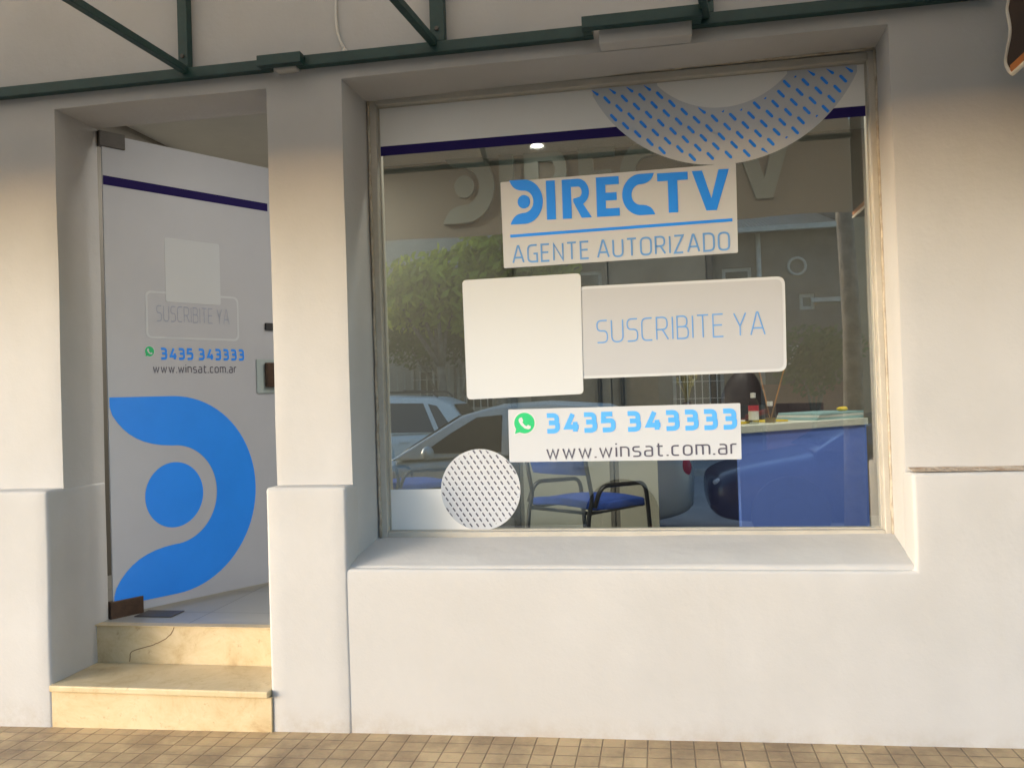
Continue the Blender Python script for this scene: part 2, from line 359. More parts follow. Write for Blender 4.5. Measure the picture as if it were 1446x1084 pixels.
def slab(xs, zs, solid, y0, y1, ny=3, amp=.003, nscale=2.2, warp=None):
    """A wall with openings: one welded mesh, its faces slightly uneven like hand-laid plaster."""
    bm = BM(); V = {}; ys = [y0 + (y1-y0)*i/ny for i in range(ny+1)]
    def vt(i, k, j):
        key = (i, k, j)
        if key not in V:
            p = Vector((xs[i], ys[j], zs[k]))
            if warp: p = warp(p)
            if amp: p = p + noise.noise_vector(p*nscale)*amp
            V[key] = bm.verts.new(p)
        return V[key]
    nx, nz = len(xs)-1, len(zs)-1
    S = [[solid((xs[i]+xs[i+1])/2, (zs[k]+zs[k+1])/2) for k in range(nz)] for i in range(nx)]
    g = lambda i, k: 0 <= i < nx and 0 <= k < nz and S[i][k]
    for i in range(nx):
        for k in range(nz):
            if not S[i][k]: continue
            bm.faces.new((vt(i,k,0), vt(i+1,k,0), vt(i+1,k+1,0), vt(i,k+1,0)))
            bm.faces.new((vt(i,k,ny), vt(i,k+1,ny), vt(i+1,k+1,ny), vt(i+1,k,ny)))
            for j in range(ny):
                if not g(i-1,k): bm.faces.new((vt(i,k,j), vt(i,k+1,j), vt(i,k+1,j+1), vt(i,k,j+1)))
                if not g(i+1,k): bm.faces.new((vt(i+1,k,j), vt(i+1,k,j+1), vt(i+1,k+1,j+1), vt(i+1,k+1,j)))
                if not g(i,k-1): bm.faces.new((vt(i,k,j), vt(i,k,j+1), vt(i+1,k,j+1), vt(i+1,k,j)))
                if not g(i,k+1): bm.faces.new((vt(i,k+1,j), vt(i+1,k+1,j), vt(i+1,k+1,j+1), vt(i,k+1,j+1)))
    return bm

# ------------------------------------------------------------------ setting: pavement, kerb, road
def pz(x): return 0.041 + 0.0135*max(-4.5, min(4.5, x))
bm = BM(); xs = [-40, -12, -4.5, 4.5, 12, 40]
rows = [[bm.verts.new((x, y, pz(x))) for x in xs] for y in (-3.75, 0.1)]
for i in range(len(xs)-1): bm.faces.new((rows[0][i], rows[0][i+1], rows[1][i+1], rows[1][i]))
link('pavement', bm, M['tile'], kind='structure')
bm = BM()
for i in range(len(xs)-1):
    a, b = xs[i], xs[i+1]
    f = [bm.verts.new(p) for p in ((a,-3.92,-.3),(b,-3.92,-.3),(b,-3.75,-.3),(a,-3.75,-.3),(a,-3.92,pz(a)),(b,-3.92,pz(b)),(b,-3.75,pz(b)),(a,-3.75,pz(a)))]
    for q in ((0,3,2,1),(4,5,6,7),(0,1,5,4),(1,2,6,5),(2,3,7,6),(3,0,4,7)): bm.faces.new([f[k] for k in q])
bmesh.ops.remove_doubles(bm, verts=bm.verts, dist=1e-4)
link('kerb', bm, M['kerb'], kind='structure')
bm = BM(); v = [bm.verts.new(p) for p in ((-400,-400,-.12),(400,-400,-.12),(400,-3.9,-.12),(-400,-3.9,-.12))]; bm.faces.new(v)
link('road', bm, M['asphalt'], kind='structure')
bm = BM(); box(bm, -40, 60, -14, -11.4, -.3, .02); link('pavement_opposite', bm, M['kerb'], kind='structure', bevel=.02)
bm = BM(); v = [bm.verts.new(p) for p in ((-400,.5,-.15),(400,.5,-.15),(400,400,-.15),(-400,400,-.15))]; bm.faces.new(v)
link('ground', bm, M['kerb'], kind='structure')

# ------------------------------------------------------------------ the shop building
XL, XR = -7.0, 5.0
DX0, DX1, DZ = -2.71, -1.663, 2.80                         # doorway
WX0, WX1, WZ0, WZ1 = -1.316, 0.928, 0.70, 2.810            # window opening
FLOOR, CEIL, BACK = 0.375, 3.27, 3.0
shop = thing('shop_building', 'cream plastered shop front with pilasters, a doorway and a large display window', 'building')
def warp(p):
    q = p.copy()
    if p.y > .05:
        k = p.y/.3
        if abs(p.x-WX0) < .002 and p.z < 2.83: q.x = WX0 + .058*k
        if abs(p.z-WZ1) < .002 and WX0-.01 < p.x < WX1+.01: q.z = WZ1 - (.052 - .036*(p.x-WX0)/(WX1-WX0))*k
    return q
xs = lines(XL, XR, .07, (DX0, DX1, WX0, WX1)); zs = lines(-.25, 4.6, .07, (DZ, WZ1, WZ0-.03))
sol = lambda x, z: not ((DX0 < x < DX1 and z < DZ) or (WX0 < x < WX1 and WZ0-.03 < z < WZ1))
link('wall', slab(xs, zs, sol, 0, .30, warp=warp), M['plaster'], shop, smooth=True, bevel=.016, seg=4)
# the thicker foot of the wall: left pier, middle pilaster foot, right plinth
def foot(name, x0, x1, z1, y0, y1=.302, z0=-.25, bev=.016):
    xs = lines(x0, x1, .07); zs = lines(z0, z1, .07)
    return link(name, slab(xs, zs, lambda x, z: True, y0, y1, ny=4), M['plaster'], shop, smooth=True, bevel=bev, seg=3)
foot('pilaster_foot', XL, -2.704, 1.052, -.115)
foot('pilaster_foot', -1.670, -1.309, 1.050, -.103)
def wsol(x, z): return z < WZ0+.006 or x > .926
xs = lines(-1.36, XR, .07, (.926,)); zs = lines(-.25, 1.072, .07, (WZ0+.006,))
link('plinth', slab(xs, zs, wsol, -.098, .05, ny=3), M['plaster'], shop, smooth=True, bevel=.015, seg=4)
# sloping sill under the window
bm = BM(); n = 36
pr = [(-.080, .690), (-.072, .7115), (.215, .788), (.30, .788), (.30, .64), (-.080, .64)]
ringsv = []
for i in range(n+1):
    x = -1.352 + (0.937+1.352)*i/n; dz = noise.noise(Vector((x*3, 0, 0)))*.003 + .012*(i/n)
    ringsv.append([bm.verts.new((x, y, z + (dz if z > .7 else 0))) for y, z in pr])
for a, b in zip(ringsv, ringsv[1:]):
    for k in range(len(pr)): bm.faces.new((a[k], a[(k+1) % len(pr)], b[(k+1) % len(pr)], b[k]))
bm.faces.new(ringsv[0]); bm.faces.new(ringsv[-1][::-1])
link('window_sill', bm, M['plaster'], shop, smooth=False, bevel=.012, seg=3)
# keystone block over the window and cap over the pilaster
bm = slab(lines(-.190, .176, .05), lines(2.811, 2.93, .04), lambda x, z: True, -.085, .0, amp=.002)
link('keystone', bm, M['plaster'], shop, smooth=True, bevel=.008)
bm = slab(lines(-1.60, -1.50, .05), lines(2.853, 2.885, .03), lambda x, z: True, -.05, .0, amp=.002)
link('pilaster_cap', bm, M['plaster'], shop, smooth=True, bevel=.008)
# dirt on the ledge right of the window
bm = BM(); n = 60; up_, lo_ = [], []
for i in range(n+1):
    x = .935 + (XR-.935)*i/n; q = noise.noise(Vector((x*7, 2, 0)))
    up_.append(bm.verts.new((x, -.0035, 1.086 + .004*q))); lo_.append(bm.verts.new((x, -.083, 1.0755)))
for i in range(n): bm.faces.new((lo_[i], lo_[i+1], up_[i+1], up_[i]))
link('ledge_dirt', bm, M['stain'], shop)
# the room behind the glass
bm = BM(); box(bm, -3.55, 2.6, .242, BACK+.2, FLOOR-.15, FLOOR); link('floor', bm, M['floortile'], shop)
bm = BM(); box(bm, -3.55, 2.6, .302, BACK+.2, CEIL, CEIL+.15); link('ceiling', bm, M['ceil'], shop)
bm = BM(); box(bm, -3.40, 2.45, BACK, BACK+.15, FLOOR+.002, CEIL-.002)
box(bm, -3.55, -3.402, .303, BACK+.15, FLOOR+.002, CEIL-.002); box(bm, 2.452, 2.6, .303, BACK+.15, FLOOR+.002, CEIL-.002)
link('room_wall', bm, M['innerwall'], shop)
bm = BM(); box(bm, -3.2, 2.4, BACK-.016, BACK-.002, FLOOR+.004, FLOOR+.09); link('skirting_board', bm, M['floortile'], shop)

# ------------------------------------------------------------------ shop window
win = thing('shop_window', 'large fixed shop window in a weathered cream metal frame', 'window', (0, 0, 0))
gx0, gx1, gz0, gz1 = -1.232, 0.897, 0.812, 2.752
bm = BM(); fx0, fx1, fz0, fz1 = -1.262, .922, .784, 2.785
def fr(bm, a, b, y0, y1, tl, tr, tb, tt):
    X0, X1, Z0, Z1 = a; 
    box(bm, X0, X0+tl, y0, y1, Z0, Z1); box(bm, X1-tr, X1, y0, y1, Z0, Z1)
    box(bm, X0+tl, X1-tr, y0, y1, Z0, Z0+tb); box(bm, X0+tl, X1-tr, y0, y1, Z1-tt, Z1)
fr(bm, (fx0, fx1, fz0, fz1), 0, .205, .243, .030, .026, .027, .032)
link('frame', bm, M['alu'], win, bevel=.004)
bm = BM(); fr(bm, (fx0+.014, fx1-.012, fz0+.012, fz1-.014), 0, .2435, .28, .022, .020, .020, .022); link('glazing_bead', bm, M['alu'], win, bevel=.002)
bm = BM()                                                    # old sealant round the frame
for a, b in (((fx0-.004, fz0), (fx0-.004, fz1+.006)), ((fx0, fz1+.006), (fx1, fz1+.010)), ((fx1+.004, fz0), (fx1+.004, fz1+.006))):
    N = 50; A = Vector((a[0], .205, a[1])); B = Vector((b[0], .205, b[1]))
    tube(bm, [A.lerp(B, i/N) + Vector((noise.noise(Vector((i*.4, a[0], 0)))*.004, 0, noise.noise(Vector((i*.4, b[1], 3)))*.004)) for i in range(N+1)], .007, 6,
         rad=[.006 + .004*abs(noise.noise(Vector((i*.5, a[1], 9)))) for i in range(N+1)])
link('sealant', bm, M['seal'], win, smooth=True)
bm = BM(); box(bm, gx0-.012, gx1+.01, GY-.003, GY+.003, gz0-.012, gz1+.01); link('glass', bm, M['glass'], win)

# ------------------------------------------------------------------ lettering
GL = {  # centre lines on a cap height of 1: (paths, advance); a path is (points with corner radius, closed)
 'A': ([([(0,0),(.30,1),(.36,1),(.66,0)],0), ([(.11,.30),(.55,.30)],0)], .66),
 'G': ([([(.56,1),(0,1,.28),(0,0,.28),(.56,0),(.56,.48),(.34,.48)],0)], .56),
 'E': ([([(.48,1),(0,1),(0,0),(.48,0)],0), ([(0,.52),(.43,.52)],0)], .48),
 'N': ([([(0,0),(0,1),(.56,0),(.56,1)],0)], .56),
 'T': ([([(0,1),(.54,1)],0), ([(.27,1),(.27,0)],0)], .54),
 'U': ([([(0,1),(0,0,.28),(.56,0,.28),(.56,1)],0)], .56),
 'O': ([([(0,1,.28),(0,0,.28),(.60,0,.28),(.60,1,.28)],1)], .60),
 'R': ([([(0,0),(0,1),(.52,1,.25),(.52,.45,.25),(0,.45)],0), ([(.28,.45),(.56,0)],0)], .56),
 'I': ([([(0,0),(0,1)],0)], 0),
 'Z': ([([(0,1),(.50,1),(0,0),(.50,0)],0)], .50),
 'D': ([([(0,0),(0,1),(.58,1,.34),(.58,0,.34)],1)], .58),
 'S': ([([(.50,1),(0,1,.22),(0,.53,.22),(.50,.53,.22),(.50,0,.22),(0,0)],0)], .50),
 'C': ([([(.50,1),(0,1,.28),(0,0,.28),(.50,0)],0)], .50),
 'B': ([([(0,.53),(0,1),(.48,1,.22),(.48,.53,.22)],1), ([(0,0),(0,.53),(.53,.53,.22),(.53,0,.22)],1)], .53),
 'Y': ([([(0,1),(.28,.42),(.56,1)],0), ([(.28,.42),(.28,0)],0)], .56),
 '3': ([([(0,1),(.50,1,.22),(.50,.53,.14),(.10,.53)],0), ([(.10,.53),(.53,.53,.16),(.53,0,.24),(0,0)],0)], .53),
 '4': ([([(.40,1.06),(.09,.24),(.68,.24)],0), ([(.51,.56),(.51,-.06)],0)], .58),
 '5': ([([(.50,1),(.06,1),(.04,.58),(.53,.60,.2),(.53,0,.24),(0,0)],0)], .53),
 'w': ([([(0,.72),(.17,0),(.34,.66),(.51,0),(.68,.72)],0)], .68),
 'i': ([([(0,0),(0,.72)],0), ([(0,.93),(0,1.03)],0)], 0),
 'n': ([([(0,0),(0,.72),(.44,.72,.22),(.44,0)],0)], .44),
 's': ([([(.38,.72),(0,.72,.16),(0,.38,.16),(.40,.36,.16),(.40,0,.16),(0,0)],0)], .40),
 'a': ([([(.05,.72),(.42,.72,.2),(.42,0)],0), ([(.42,.41),(0,.41,.16),(0,0,.16),(.42,0)],0)], .42),
 't': ([([(.10,.94),(.10,0,.18),(.34,0)],0), ([(0,.72),(.34,.72)],0)], .34),
 '.': ([([(0,-.04),(0,.06)],0)], 0),
 'c': ([([(.38,.72),(0,.72,.24),(0,0,.24),(.38,0)],0)], .38),
 'o': ([([(0,.72,.22),(0,0,.22),(.45,0,.22),(.45,.72,.22)],1)], .45),
 'm': ([([(0,0),(0,.72),(.36,.72,.18),(.36,0)],0), ([(.2,.72),(.72,.72,.18),(.72,0)],0)], .72),
 'r': ([([(0,0),(0,.72)],0), ([(0,.55),(.03,.72,.16),(.30,.72)],0)], .28),
}
def round2(path, closed, n=7):
    P = [(Vector((p[0], p[1])), p[2] if len(p) > 2 else 0) for p in path]; out = []
    for i, (b, r) in enumerate(P):
        if r == 0 or (not closed and i in (0, len(P)-1)): out.append(b); continue
        a = P[i-1][0]; c = P[(i+1) % len(P)][0]; d1 = a-b; d2 = c-b
        k = min(r, d1.length*.5, d2.length*.5); p1 = b+d1.normalized()*k; p2 = b+d2.normalized()*k
        for j in range(n+1):
            t = j/n; w_ = .45                                # squarish rounding
            q = (p1*(1-t)**2 + b*(2*t*(1-t)*(1+w_*.0)) + p2*t*t)
            out.append(q)
    return out
def strip(pts, wd, closed):
    """Offsets a centre line to both sides: two lists of 2D points."""
    n = len(pts); Lp, Rp = [], []
    for i in range(n):
        a = pts[i-1] if (i > 0 or closed) else None
        c = pts[(i+1) % n] if (i < n-1 or closed) else None
        d1 = (pts[i]-a) if a is not None else None; d2 = (c-pts[i]) if c is not None else None
        if d1 is not None and d1.length < 1e-6: d1 = None
        if d2 is not None and d2.length < 1e-6: d2 = None
        if d1 is None: d1 = d2
        if d2 is None: d2 = d1
        d1 = d1.normalized(); d2 = d2.normalized()
        n1 = Vector((-d1.y, d1.x)); n2 = Vector((-d2.y, d2.x)); mnm = n1+n2
        if mnm.length < .2: mnm = n1
        mnm.normalize(); k = wd/2/max(.45, mnm.dot(n1))
        Lp.append(pts[i]+mnm*k); Rp.append(pts[i]-mnm*k)
    return Lp, Rp
def text_polys(s, wt, track=.2, space=.42):
    """Polygons (lists of 2D points) of a line of text on a cap height of 1, and its width."""
    polys = []; x = wt/2
    for ch in s:
        if ch == ' ': x += space; continue
        paths, adv = GL[ch]
        for path, cl in paths:
            wd = wt*(1.25 if ch == '.' else 1)
            pts = [Vector((x+p.x, wt/2 + p.y*(1-wt))) for p in round2(path, cl)]
            Lp, Rp = strip(pts, wd, cl)
            n = len(pts); qs = []
            for i in range(n if cl else n-1):
                j = (i+1) % n; qs.append([Lp[i], Lp[j], Rp[j], Rp[i]])
            polys.append(qs)
        x += adv + wt + track
    return polys, x - track - wt/2
class Plane2:
    """Maps (u, v) to a flat surface: origin o, u along ux, v along uz, facing nrm."""
    def __init__(s, o, ux, uz, nrm): s.o, s.ux, s.uz, s.n = Vector(o), Vector(ux), Vector(uz), Vector(nrm)
    def p(s, u, v, d=0): return s.o + s.ux*u + s.uz*v + s.n*d
GP = Plane2((0, GY-.003, 0), (1, 0, 0), (0, 0, 1), (0, -1, 0))
def g2(px, py): p = atY(px, py, GY-.003); return Vector((p.x, p.z))
def poly(bm, pl, pts, d):
    vs = [bm.verts.new(pl.p(q[0], q[1], d)) for q in pts]
    return bm.faces.new(vs)
def write(name, s, pl, a, b, cap, wt, mtl, parent, d, track=.2, space=.42, warpv=None):
    """A line of text from a to b (2D, baseline ends) with the given cap height."""
    polys, W_ = text_polys(s, wt, track, space); a = Vector(a); b = Vector(b); dx = (b-a)/W_; up2 = Vector((0, cap))
    bm = BM()
    for i, qs in enumerate(polys):
        for q in qs:
            poly(bm, pl, [a + dx*p.x + up2*p.y for p in q], d + .00012*(i % 3))
    bmesh.ops.remove_doubles(bm, verts=bm.verts, dist=1e-6)
    return link(name, bm, mtl, parent, recalc=False)
def rrect(x0, x1, z0, z1, r, n=6):
    out = []
    for cx, cz, a0 in ((x1-r, z0+r, -90), (x1-r, z1-r, 0), (x0+r, z1-r, 90), (x0+r, z0+r, 180)):
        for i in range(n+1):
            a = R(a0 + 90*i/n); out.append(Vector((cx+r*math.cos(a), cz+r*math.sin(a))))
    return out
def rquad(c4, r, n=6):                                      # rounded quad from four 2D corners in order
    P = [Vector(c) for c in c4]; out = []
    for i in range(4):
        b = P[i]; d1 = (P[i-1]-b).normalized(); d2 = (P[(i+1) % 4]-b).normalized()
        for j in range(n+1):
            t = j/n; out.append((b+d1*r)*(1-t)**2 + b*2*t*(1-t) + (b+d2*r)*t*t)
    return out
def sheet(name, pl, pts, mtl, parent, d, thick=.0012):
    bm = BM(); f = poly(bm, pl, pts, d)
    g = bmesh.ops.extrude_face_region(bm, geom=[f]); vs = [e for e in g['geom'] if isinstance(e, bmesh.types.BMVert)]
    bmesh.ops.translate(bm, verts=vs, vec=-pl.n*thick)
    return link(name, bm, mtl, parent)
# heavy brand letters: polygons on a cap height of 1
def bez(a, b, c, d, n=10):
    a, b, c, d = map(Vector, (a, b, c, d))
    return [a*(1-t)**3 + b*3*t*(1-t)**2 + c*3*t*t*(1-t) + d*t**3 for t in [i/n for i in range(n+1)]]
def swoosh(n=28):
    out = [Vector((-.74, 1)), Vector((0, 1))]
    out += [Vector((math.sin(PI*i/n), math.cos(PI*i/n))) for i in range(1, n)]
    out += [Vector((0, -1)), Vector((-.74, -1))]
    out += bez((-.74, -1), (-.62, -.68), (-.42, -.52), (-.02, -.50))[1:]
    out += [Vector((.5*math.sin(PI*i/n), -.5*math.cos(PI*i/n))) for i in range(1, n)]
    out += bez((-.02, .50), (-.42, .52), (-.62, .68), (-.74, 1))[:-1]
    return out
def circle(cx, cz, r, n=40, rz=None): return [Vector((cx+r*math.cos(2*PI*i/n), cz+(rz or r)*math.sin(2*PI*i/n))) for i in range(n)]
def brand_polys():
    P = []; x = 0
    sw = [Vector((x+.40+p.x*.53, .5+p.y*.57)) for p in swoosh()]; P.append(('D', [sw, circle(x+.40, .5, .175)])); x += 1.03
    P.append(('I', [[Vector(p) for p in ((x,0),(x+.25,0),(x+.25,1),(x,1))]])); x += .25+.19
    stem = [Vector(p) for p in ((x,0),(x+.25,0),(x+.25,1),(x,1))]
    bowl = []; ow = [(x+.251,1)] + [(x+.44+.30*math.sin(PI*i/14), .66+.34*math.cos(PI*i/14)) for i in range(13)]
    leg = [(x+.80, 0), (x+.52, 0), (x+.30, .42), (x+.30, .50)]
    iw = [(x+.44+.10*math.sin(PI*(12-i)/12), .665+.135*math.cos(PI*(12-i)/12)) for i in range(13)] + [(x+.251, .80)]
    P.append(('R', [stem, [Vector(p) for p in ow + leg + iw]])); x += .80+.14
    P.append(('E', [[Vector((x+a, b)) for a, b in ((0,0),(.62,0),(.62,.2),(.25,.2),(.25,.40),(.55,.40),(.55,.60),(.25,.60),(.25,.8),(.62,.8),(.62,1),(0,1))]])); x += .62+.08
    cc = [Vector((x+.50-p.x*.50, .5+p.y*.52)) for p in swoosh()]; P.append(('C', [cc])); x += .87+.08
    P.append(('T', [[Vector((x+a, b)) for a, b in ((.28,0),(.53,0),(.53,.8),(.81,.8),(.81,1),(0,1),(0,.8),(.28,.8))]])); x += .81+.11
    P.append(('V', [[Vector((x+a, b)) for a, b in ((0,1),(.35,0),(.62,0),(.97,1),(.70,1),(.49,.30),(.27,1))]])); x += .97
    return P, x
def brand(pl, a, b, cap, d):
    P, W_ = brand_polys(); a = Vector(a); b = Vector(b); dx = (b-a)/W_; up2 = Vector((0, cap)); bm = BM()
    for _, ps in P:
        for pp in ps: poly(bm, pl, [a + dx*q.x + up2*q.y for q in pp], d)
    return bm
def phone_icon(pl, c, r, parent, d, rx=None):
    rx = rx or r; S = lambda pts: [Vector((c[0]+p[0]*rx, c[1]+p[1]*r)) for p in pts]
    b = [(math.cos(a), math.sin(a)) for a in [R(-118 + 332*i/40) for i in range(41)]]
    bub = b + [(-.97, -1.02)]
    f = link('chat_bubble', (lambda bm: (poly(bm, pl, S([(p[0]*1.13, p[1]*1.13) for p in bub]), d), bm)[1])(BM()), M['border'], parent, recalc=False)
    link('chat_bubble', (lambda bm: (poly(bm, pl, S(bub), d+.0004), bm)[1])(BM()), M['wgreen'], parent, recalc=False)
    h = [(-.42,.52),(-.24,.56),(-.10,.24),(-.20,.08),(.02,-.20),(.22,-.32),(.34,-.18),(.62,-.32),(.60,-.52),(.38,-.62),(.02,-.52),(-.34,-.20),(-.54,.14),(-.56,.36)]
    link('handset', (lambda bm: (poly(bm, pl, S(h), d+.0008), bm)[1])(BM()), M['border'], parent, recalc=False)
def dashes(pl, inside, ang, du, dv, ln, wd, box4, mtl, parent, d, name='dash_pattern'):
    """Rows of short slanted capsules, cut to a shape."""
    bm = BM(); x0, x1, z0, z1 = box4; ca, sa = math.cos(ang), math.sin(ang); j = 0; v_ = z0
    i0 = int((x0-x1)/du)-2
    for j in range(int((z1-z0)/dv)+3):
        for i in range(i0, int((x1-x0)/du)+4):
            cx = x0 + i*du + j*dv*.62; cz = z0 + j*dv + i*du*.0
            if not (x0-ln < cx < x1+ln): continue
            cap = []
            for k in range(7): a = ang - PI/2 + PI*k/6; cap.append(Vector((cx + ca*ln/2 + wd/2*math.cos(a), cz + sa*ln/2 + wd/2*math.sin(a))))
            for k in range(7): a = ang + PI/2 + PI*k/6; cap.append(Vector((cx - ca*ln/2 + wd/2*math.cos(a), cz - sa*ln/2 + wd/2*math.sin(a))))
            if all(inside(p) for p in cap): poly(bm, pl, cap, d)
            elif inside(Vector((cx, cz))):
                q = [p if inside(p) else None for p in cap]
                q = [p for p in q if p is not None]
                if len(q) > 5: poly(bm, pl, q, d)
    return link(name, bm, mtl, parent, recalc=False)

# ---- header band with navy stripe
hd = thing('window_decal', 'white vinyl band with navy stripe along the top of the shop window', 'window decal', (gx0, GY-.003, gz1))
hd.location = (0, 0, 0)
a, b = g2(535, 208), g2(1221, 149)
zb = (a.y+b.y)/2
sheet('band', GP, [Vector((gx0, zb)), Vector((gx1, zb)), Vector((gx1, gz1)), Vector((gx0, gz1))], M['clean'], hd, .0012)
c_ = g2(535, 221); zs_ = c_.y
zs_ = zb - (zb-zs_)*1.0
sheet('stripe', GP, [Vector((gx0, zs_)), Vector((gx1, zs_)), Vector((gx1, zb-.0003)), Vector((gx0, zb-.0003))], M['navy'], hd, .0012)
# ---- dotted half ring
rg = thing('window_decal', 'white half-ring decal with slanted blue dashes at the window top', 'window decal')
pa, pb, pc = g2(833, 128), g2(1000, 233), g2(1206, 110)
def circ3(a, b, c):
    d = 2*(a.x*(b.y-c.y)+b.x*(c.y-a.y)+c.x*(a.y-b.y))
    ux = ((a.length_squared)*(b.y-c.y)+(b.length_squared)*(c.y-a.y)+(c.length_squared)*(a.y-b.y))/d
    uy = ((a.length_squared)*(c.x-b.x)+(b.length_squared)*(a.x-c.x)+(c.length_squared)*(b.x-a.x))/d
    o = Vector((ux, uy)); return o, (a-o).length
ro, rr = circ3(pa, pb, pc)
ri = (g2(1022, 152)-ro).length
ztop = gz1 - .002
pts = []
for i in range(73):
    a = R(180 + 180*i/72 if False else 160 + 220*i/72); p = ro + Vector((math.cos(a), math.sin(a)))*rr
    if p.y <= ztop: pts.append(p)
pts = [Vector((pts[0].x, ztop))] + pts + [Vector((pts[-1].x, ztop))]
sheet('disc', GP, pts, M['vinyl'], rg, .0028)
pts = []
for i in range(73):
    a = R(180 + 180*i/72); p = ro + Vector((math.cos(a), math.sin(a)))*ri
    if p.y <= ztop: pts.append(p)
pts = [Vector((pts[0].x, ztop))] + pts + [Vector((pts[-1].x, ztop))]
sheet('inner_disc', GP, pts, M['clean'], rg, .0034)
ins = lambda p: (p-ro).length < rr-.004 and (p-ro).length > ri+.004 and p.y < ztop-.002
dashes(GP, ins, R(-50), .0760, .0402, .030, .0125, (ro.x-rr, ro.x+rr, ro.y-rr, ztop), M['blue'], rg, .0048)
# ---- small dotted disc and white corner panel
cp = thing('window_decal', 'plain white vinyl rectangle in the lower left corner of the window', 'window decal')
t1 = g2(552, 691); t2 = g2(640, 690)
sheet('panel', GP, [Vector((gx0, gz0)), Vector((t2.x+.12, gz0)), Vector((t2.x+.12, t1.y)), Vector((gx0, t1.y))], M['clean'], cp, .0012)
sd_ = thing('window_decal', 'small white disc covered in dark grey slanted dashes, low in the window', 'window decal')
do = (g2(623, 690)+g2(735, 690))/2; dr = (g2(735, 690)-g2(623, 690)).length/2
do.y = max(g2(679, 691).y, gz0+dr*.99)
sheet('disc', GP, [p for p in circle(do.x, do.y, dr, 64)], M['vinyl'], sd_, .0028)
dashes(GP, lambda p: (p-do).length < dr-.002, R(-55), .0300, .0235, .0135, .0062, (do.x-dr, do.x+dr, do.y-dr, do.y+dr), M['ink'], sd_, .0042)
# ---- brand sign
bs = thing('vinyl_sign', 'white sign with heavy blue brand letters above thin words AGENTE AUTORIZADO', 'sign')
c4 = [g2(712, 379), g2(1042, 357), g2(1039, 231), g2(707, 258)]
sheet('panel', GP, rquad(c4, .006), M['vinyl'], bs, .0062)
A_ = g2(722, 312); B_ = g2(1031, 297)
A_ = g2(721, 314); B_ = g2(1031, 296)
bm = brand(GP, A_, B_, (g2(800, 253)-g2(803, 308)).length, .0076)
link('brand_lettering', bm, M['blue'], bs, recalc=False)
l1, l2 = g2(721, 334), g2(1034, 311)
sheet('rule_line', GP, [l1+Vector((0,-.0065)), l2+Vector((0,-.0065)), l2+Vector((0,.0065)), l1+Vector((0,.0065))], M['blue'], bs, .0078, .0006)
write('lettering', 'AGENTE AUTORIZADO', GP, g2(724, 373), g2(1031, 354), (g2(745, 347)-g2(746, 371)).length*1.08, .105, M['thinblue'], bs, .0076, track=.17, space=.28)
# ---- subscribe sign with its square plaque
ss = thing('vinyl_sign', 'long pale grey sign with rounded right corners reading SUSCRIBITE YA', 'sign')
c4 = [g2(815, 535), g2(1111, 524), g2(1108, 390), g2(815, 405)]
o4 = rquad(c4, .035)
sheet('border', GP, o4, M['border'], ss, .0022)
cen = sum((Vector(c) for c in c4), Vector((0, 0)))/4
i4 = [c + Vector((-.012 if c.x > cen.x else .012, -.012 if c.y > cen.y else .012)) for c in c4]
sheet('panel', GP, rquad(i4, .028), M['vinylgrey'], ss, .0034)
write('lettering', 'SUSCRIBITE YA', GP, g2(843, 485), g2(1081, 473), (g2(880, 450)-g2(881, 483)).length, .062, M['thinblue'], ss, .0044, track=.16, space=.30)
qs = thing('vinyl_sign', 'blank white square plaque with rounded corners, left of the long grey sign', 'sign')
c4 = [g2(660, 564), g2(824, 556), g2(820, 386), g2(653, 396)]
sheet('panel', GP, rquad(c4, .02), M['border'], qs, .0058)
# ---- phone sign
ps = thing('vinyl_sign', 'white sign with a sky blue telephone number above a grey web address', 'sign')
c4 = [g2(720, 652), g2(1047, 648), g2(1045, 569), g2(718, 578)]
sheet('panel', GP, rquad(c4, .005), M['vinyl'], ps, .0088)
ic = g2(741, 597); ir = (g2(741, 582)-g2(741, 612)).length/2*.97
phone_icon(GP, ic, ir, ps, .0096)
write('phone_number', '3435 343333', GP, g2(770, 612), g2(1041, 606), (g2(830, 581)-g2(831, 610)).length, .235, M['skyblue'], ps, .0100, track=.15, space=.34)
write('web_address', 'www.winsat.com.ar', GP, g2(772, 648), g2(1041, 641), (g2(878, 625)-g2(878, 645)).length*1.02, .10, M['ink'], ps, .0100, track=.16)

# ------------------------------------------------------------------ glass door, standing open into the shop
HNG = Vector((-2.70, .30, 0)); END = Vector((-2.197, 1.145, 0)); DL = (END-HNG).length
ddir = (END-HNG).normalized(); dn = Vector((ddir.y, -ddir.x, 0))
door = thing('glass_door', 'tall glass door covered in white film with a large blue emblem, standing open', 'door', HNG)
DB, DT = .390, 2.780
DP = Plane2((0, 0, 0), ddir, (0, 0, 1), dn)                 # local to the door
def d2(px, py):
    p = on(px, py, dn, HNG+dn*.006) - HNG; return Vector((p.dot(ddir), p.z))
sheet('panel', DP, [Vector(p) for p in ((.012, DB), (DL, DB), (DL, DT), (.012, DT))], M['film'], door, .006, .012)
z1_ = d2(143, 247).y; z2_ = d2(143, 260).y
sheet('stripe', DP, [Vector((.013, z2_)), Vector((DL-.03, z2_-.0)), Vector((DL-.03, z1_)), Vector((.013, z1_))], M['navy'], door, .0072, .0008)
ec = d2(247, 698); eu = d2(361, 692).x-ec.x; ez = d2(247, 559).y-ec.y
bm = BM()
el = d2(153, 560).x
poly(bm, DP, [Vector((max(el, ec.x+p.x*eu*1.0) if p.x > -.7 else el+.004, ec.y+p.y*ez)) for p in swoosh(40)], .0074)
poly(bm, DP, circle(ec.x, ec.y, (d2(288, 697).x-d2(206, 699).x)/2, 48, (d2(247, 652).y-d2(247, 744).y)/2), .0074)
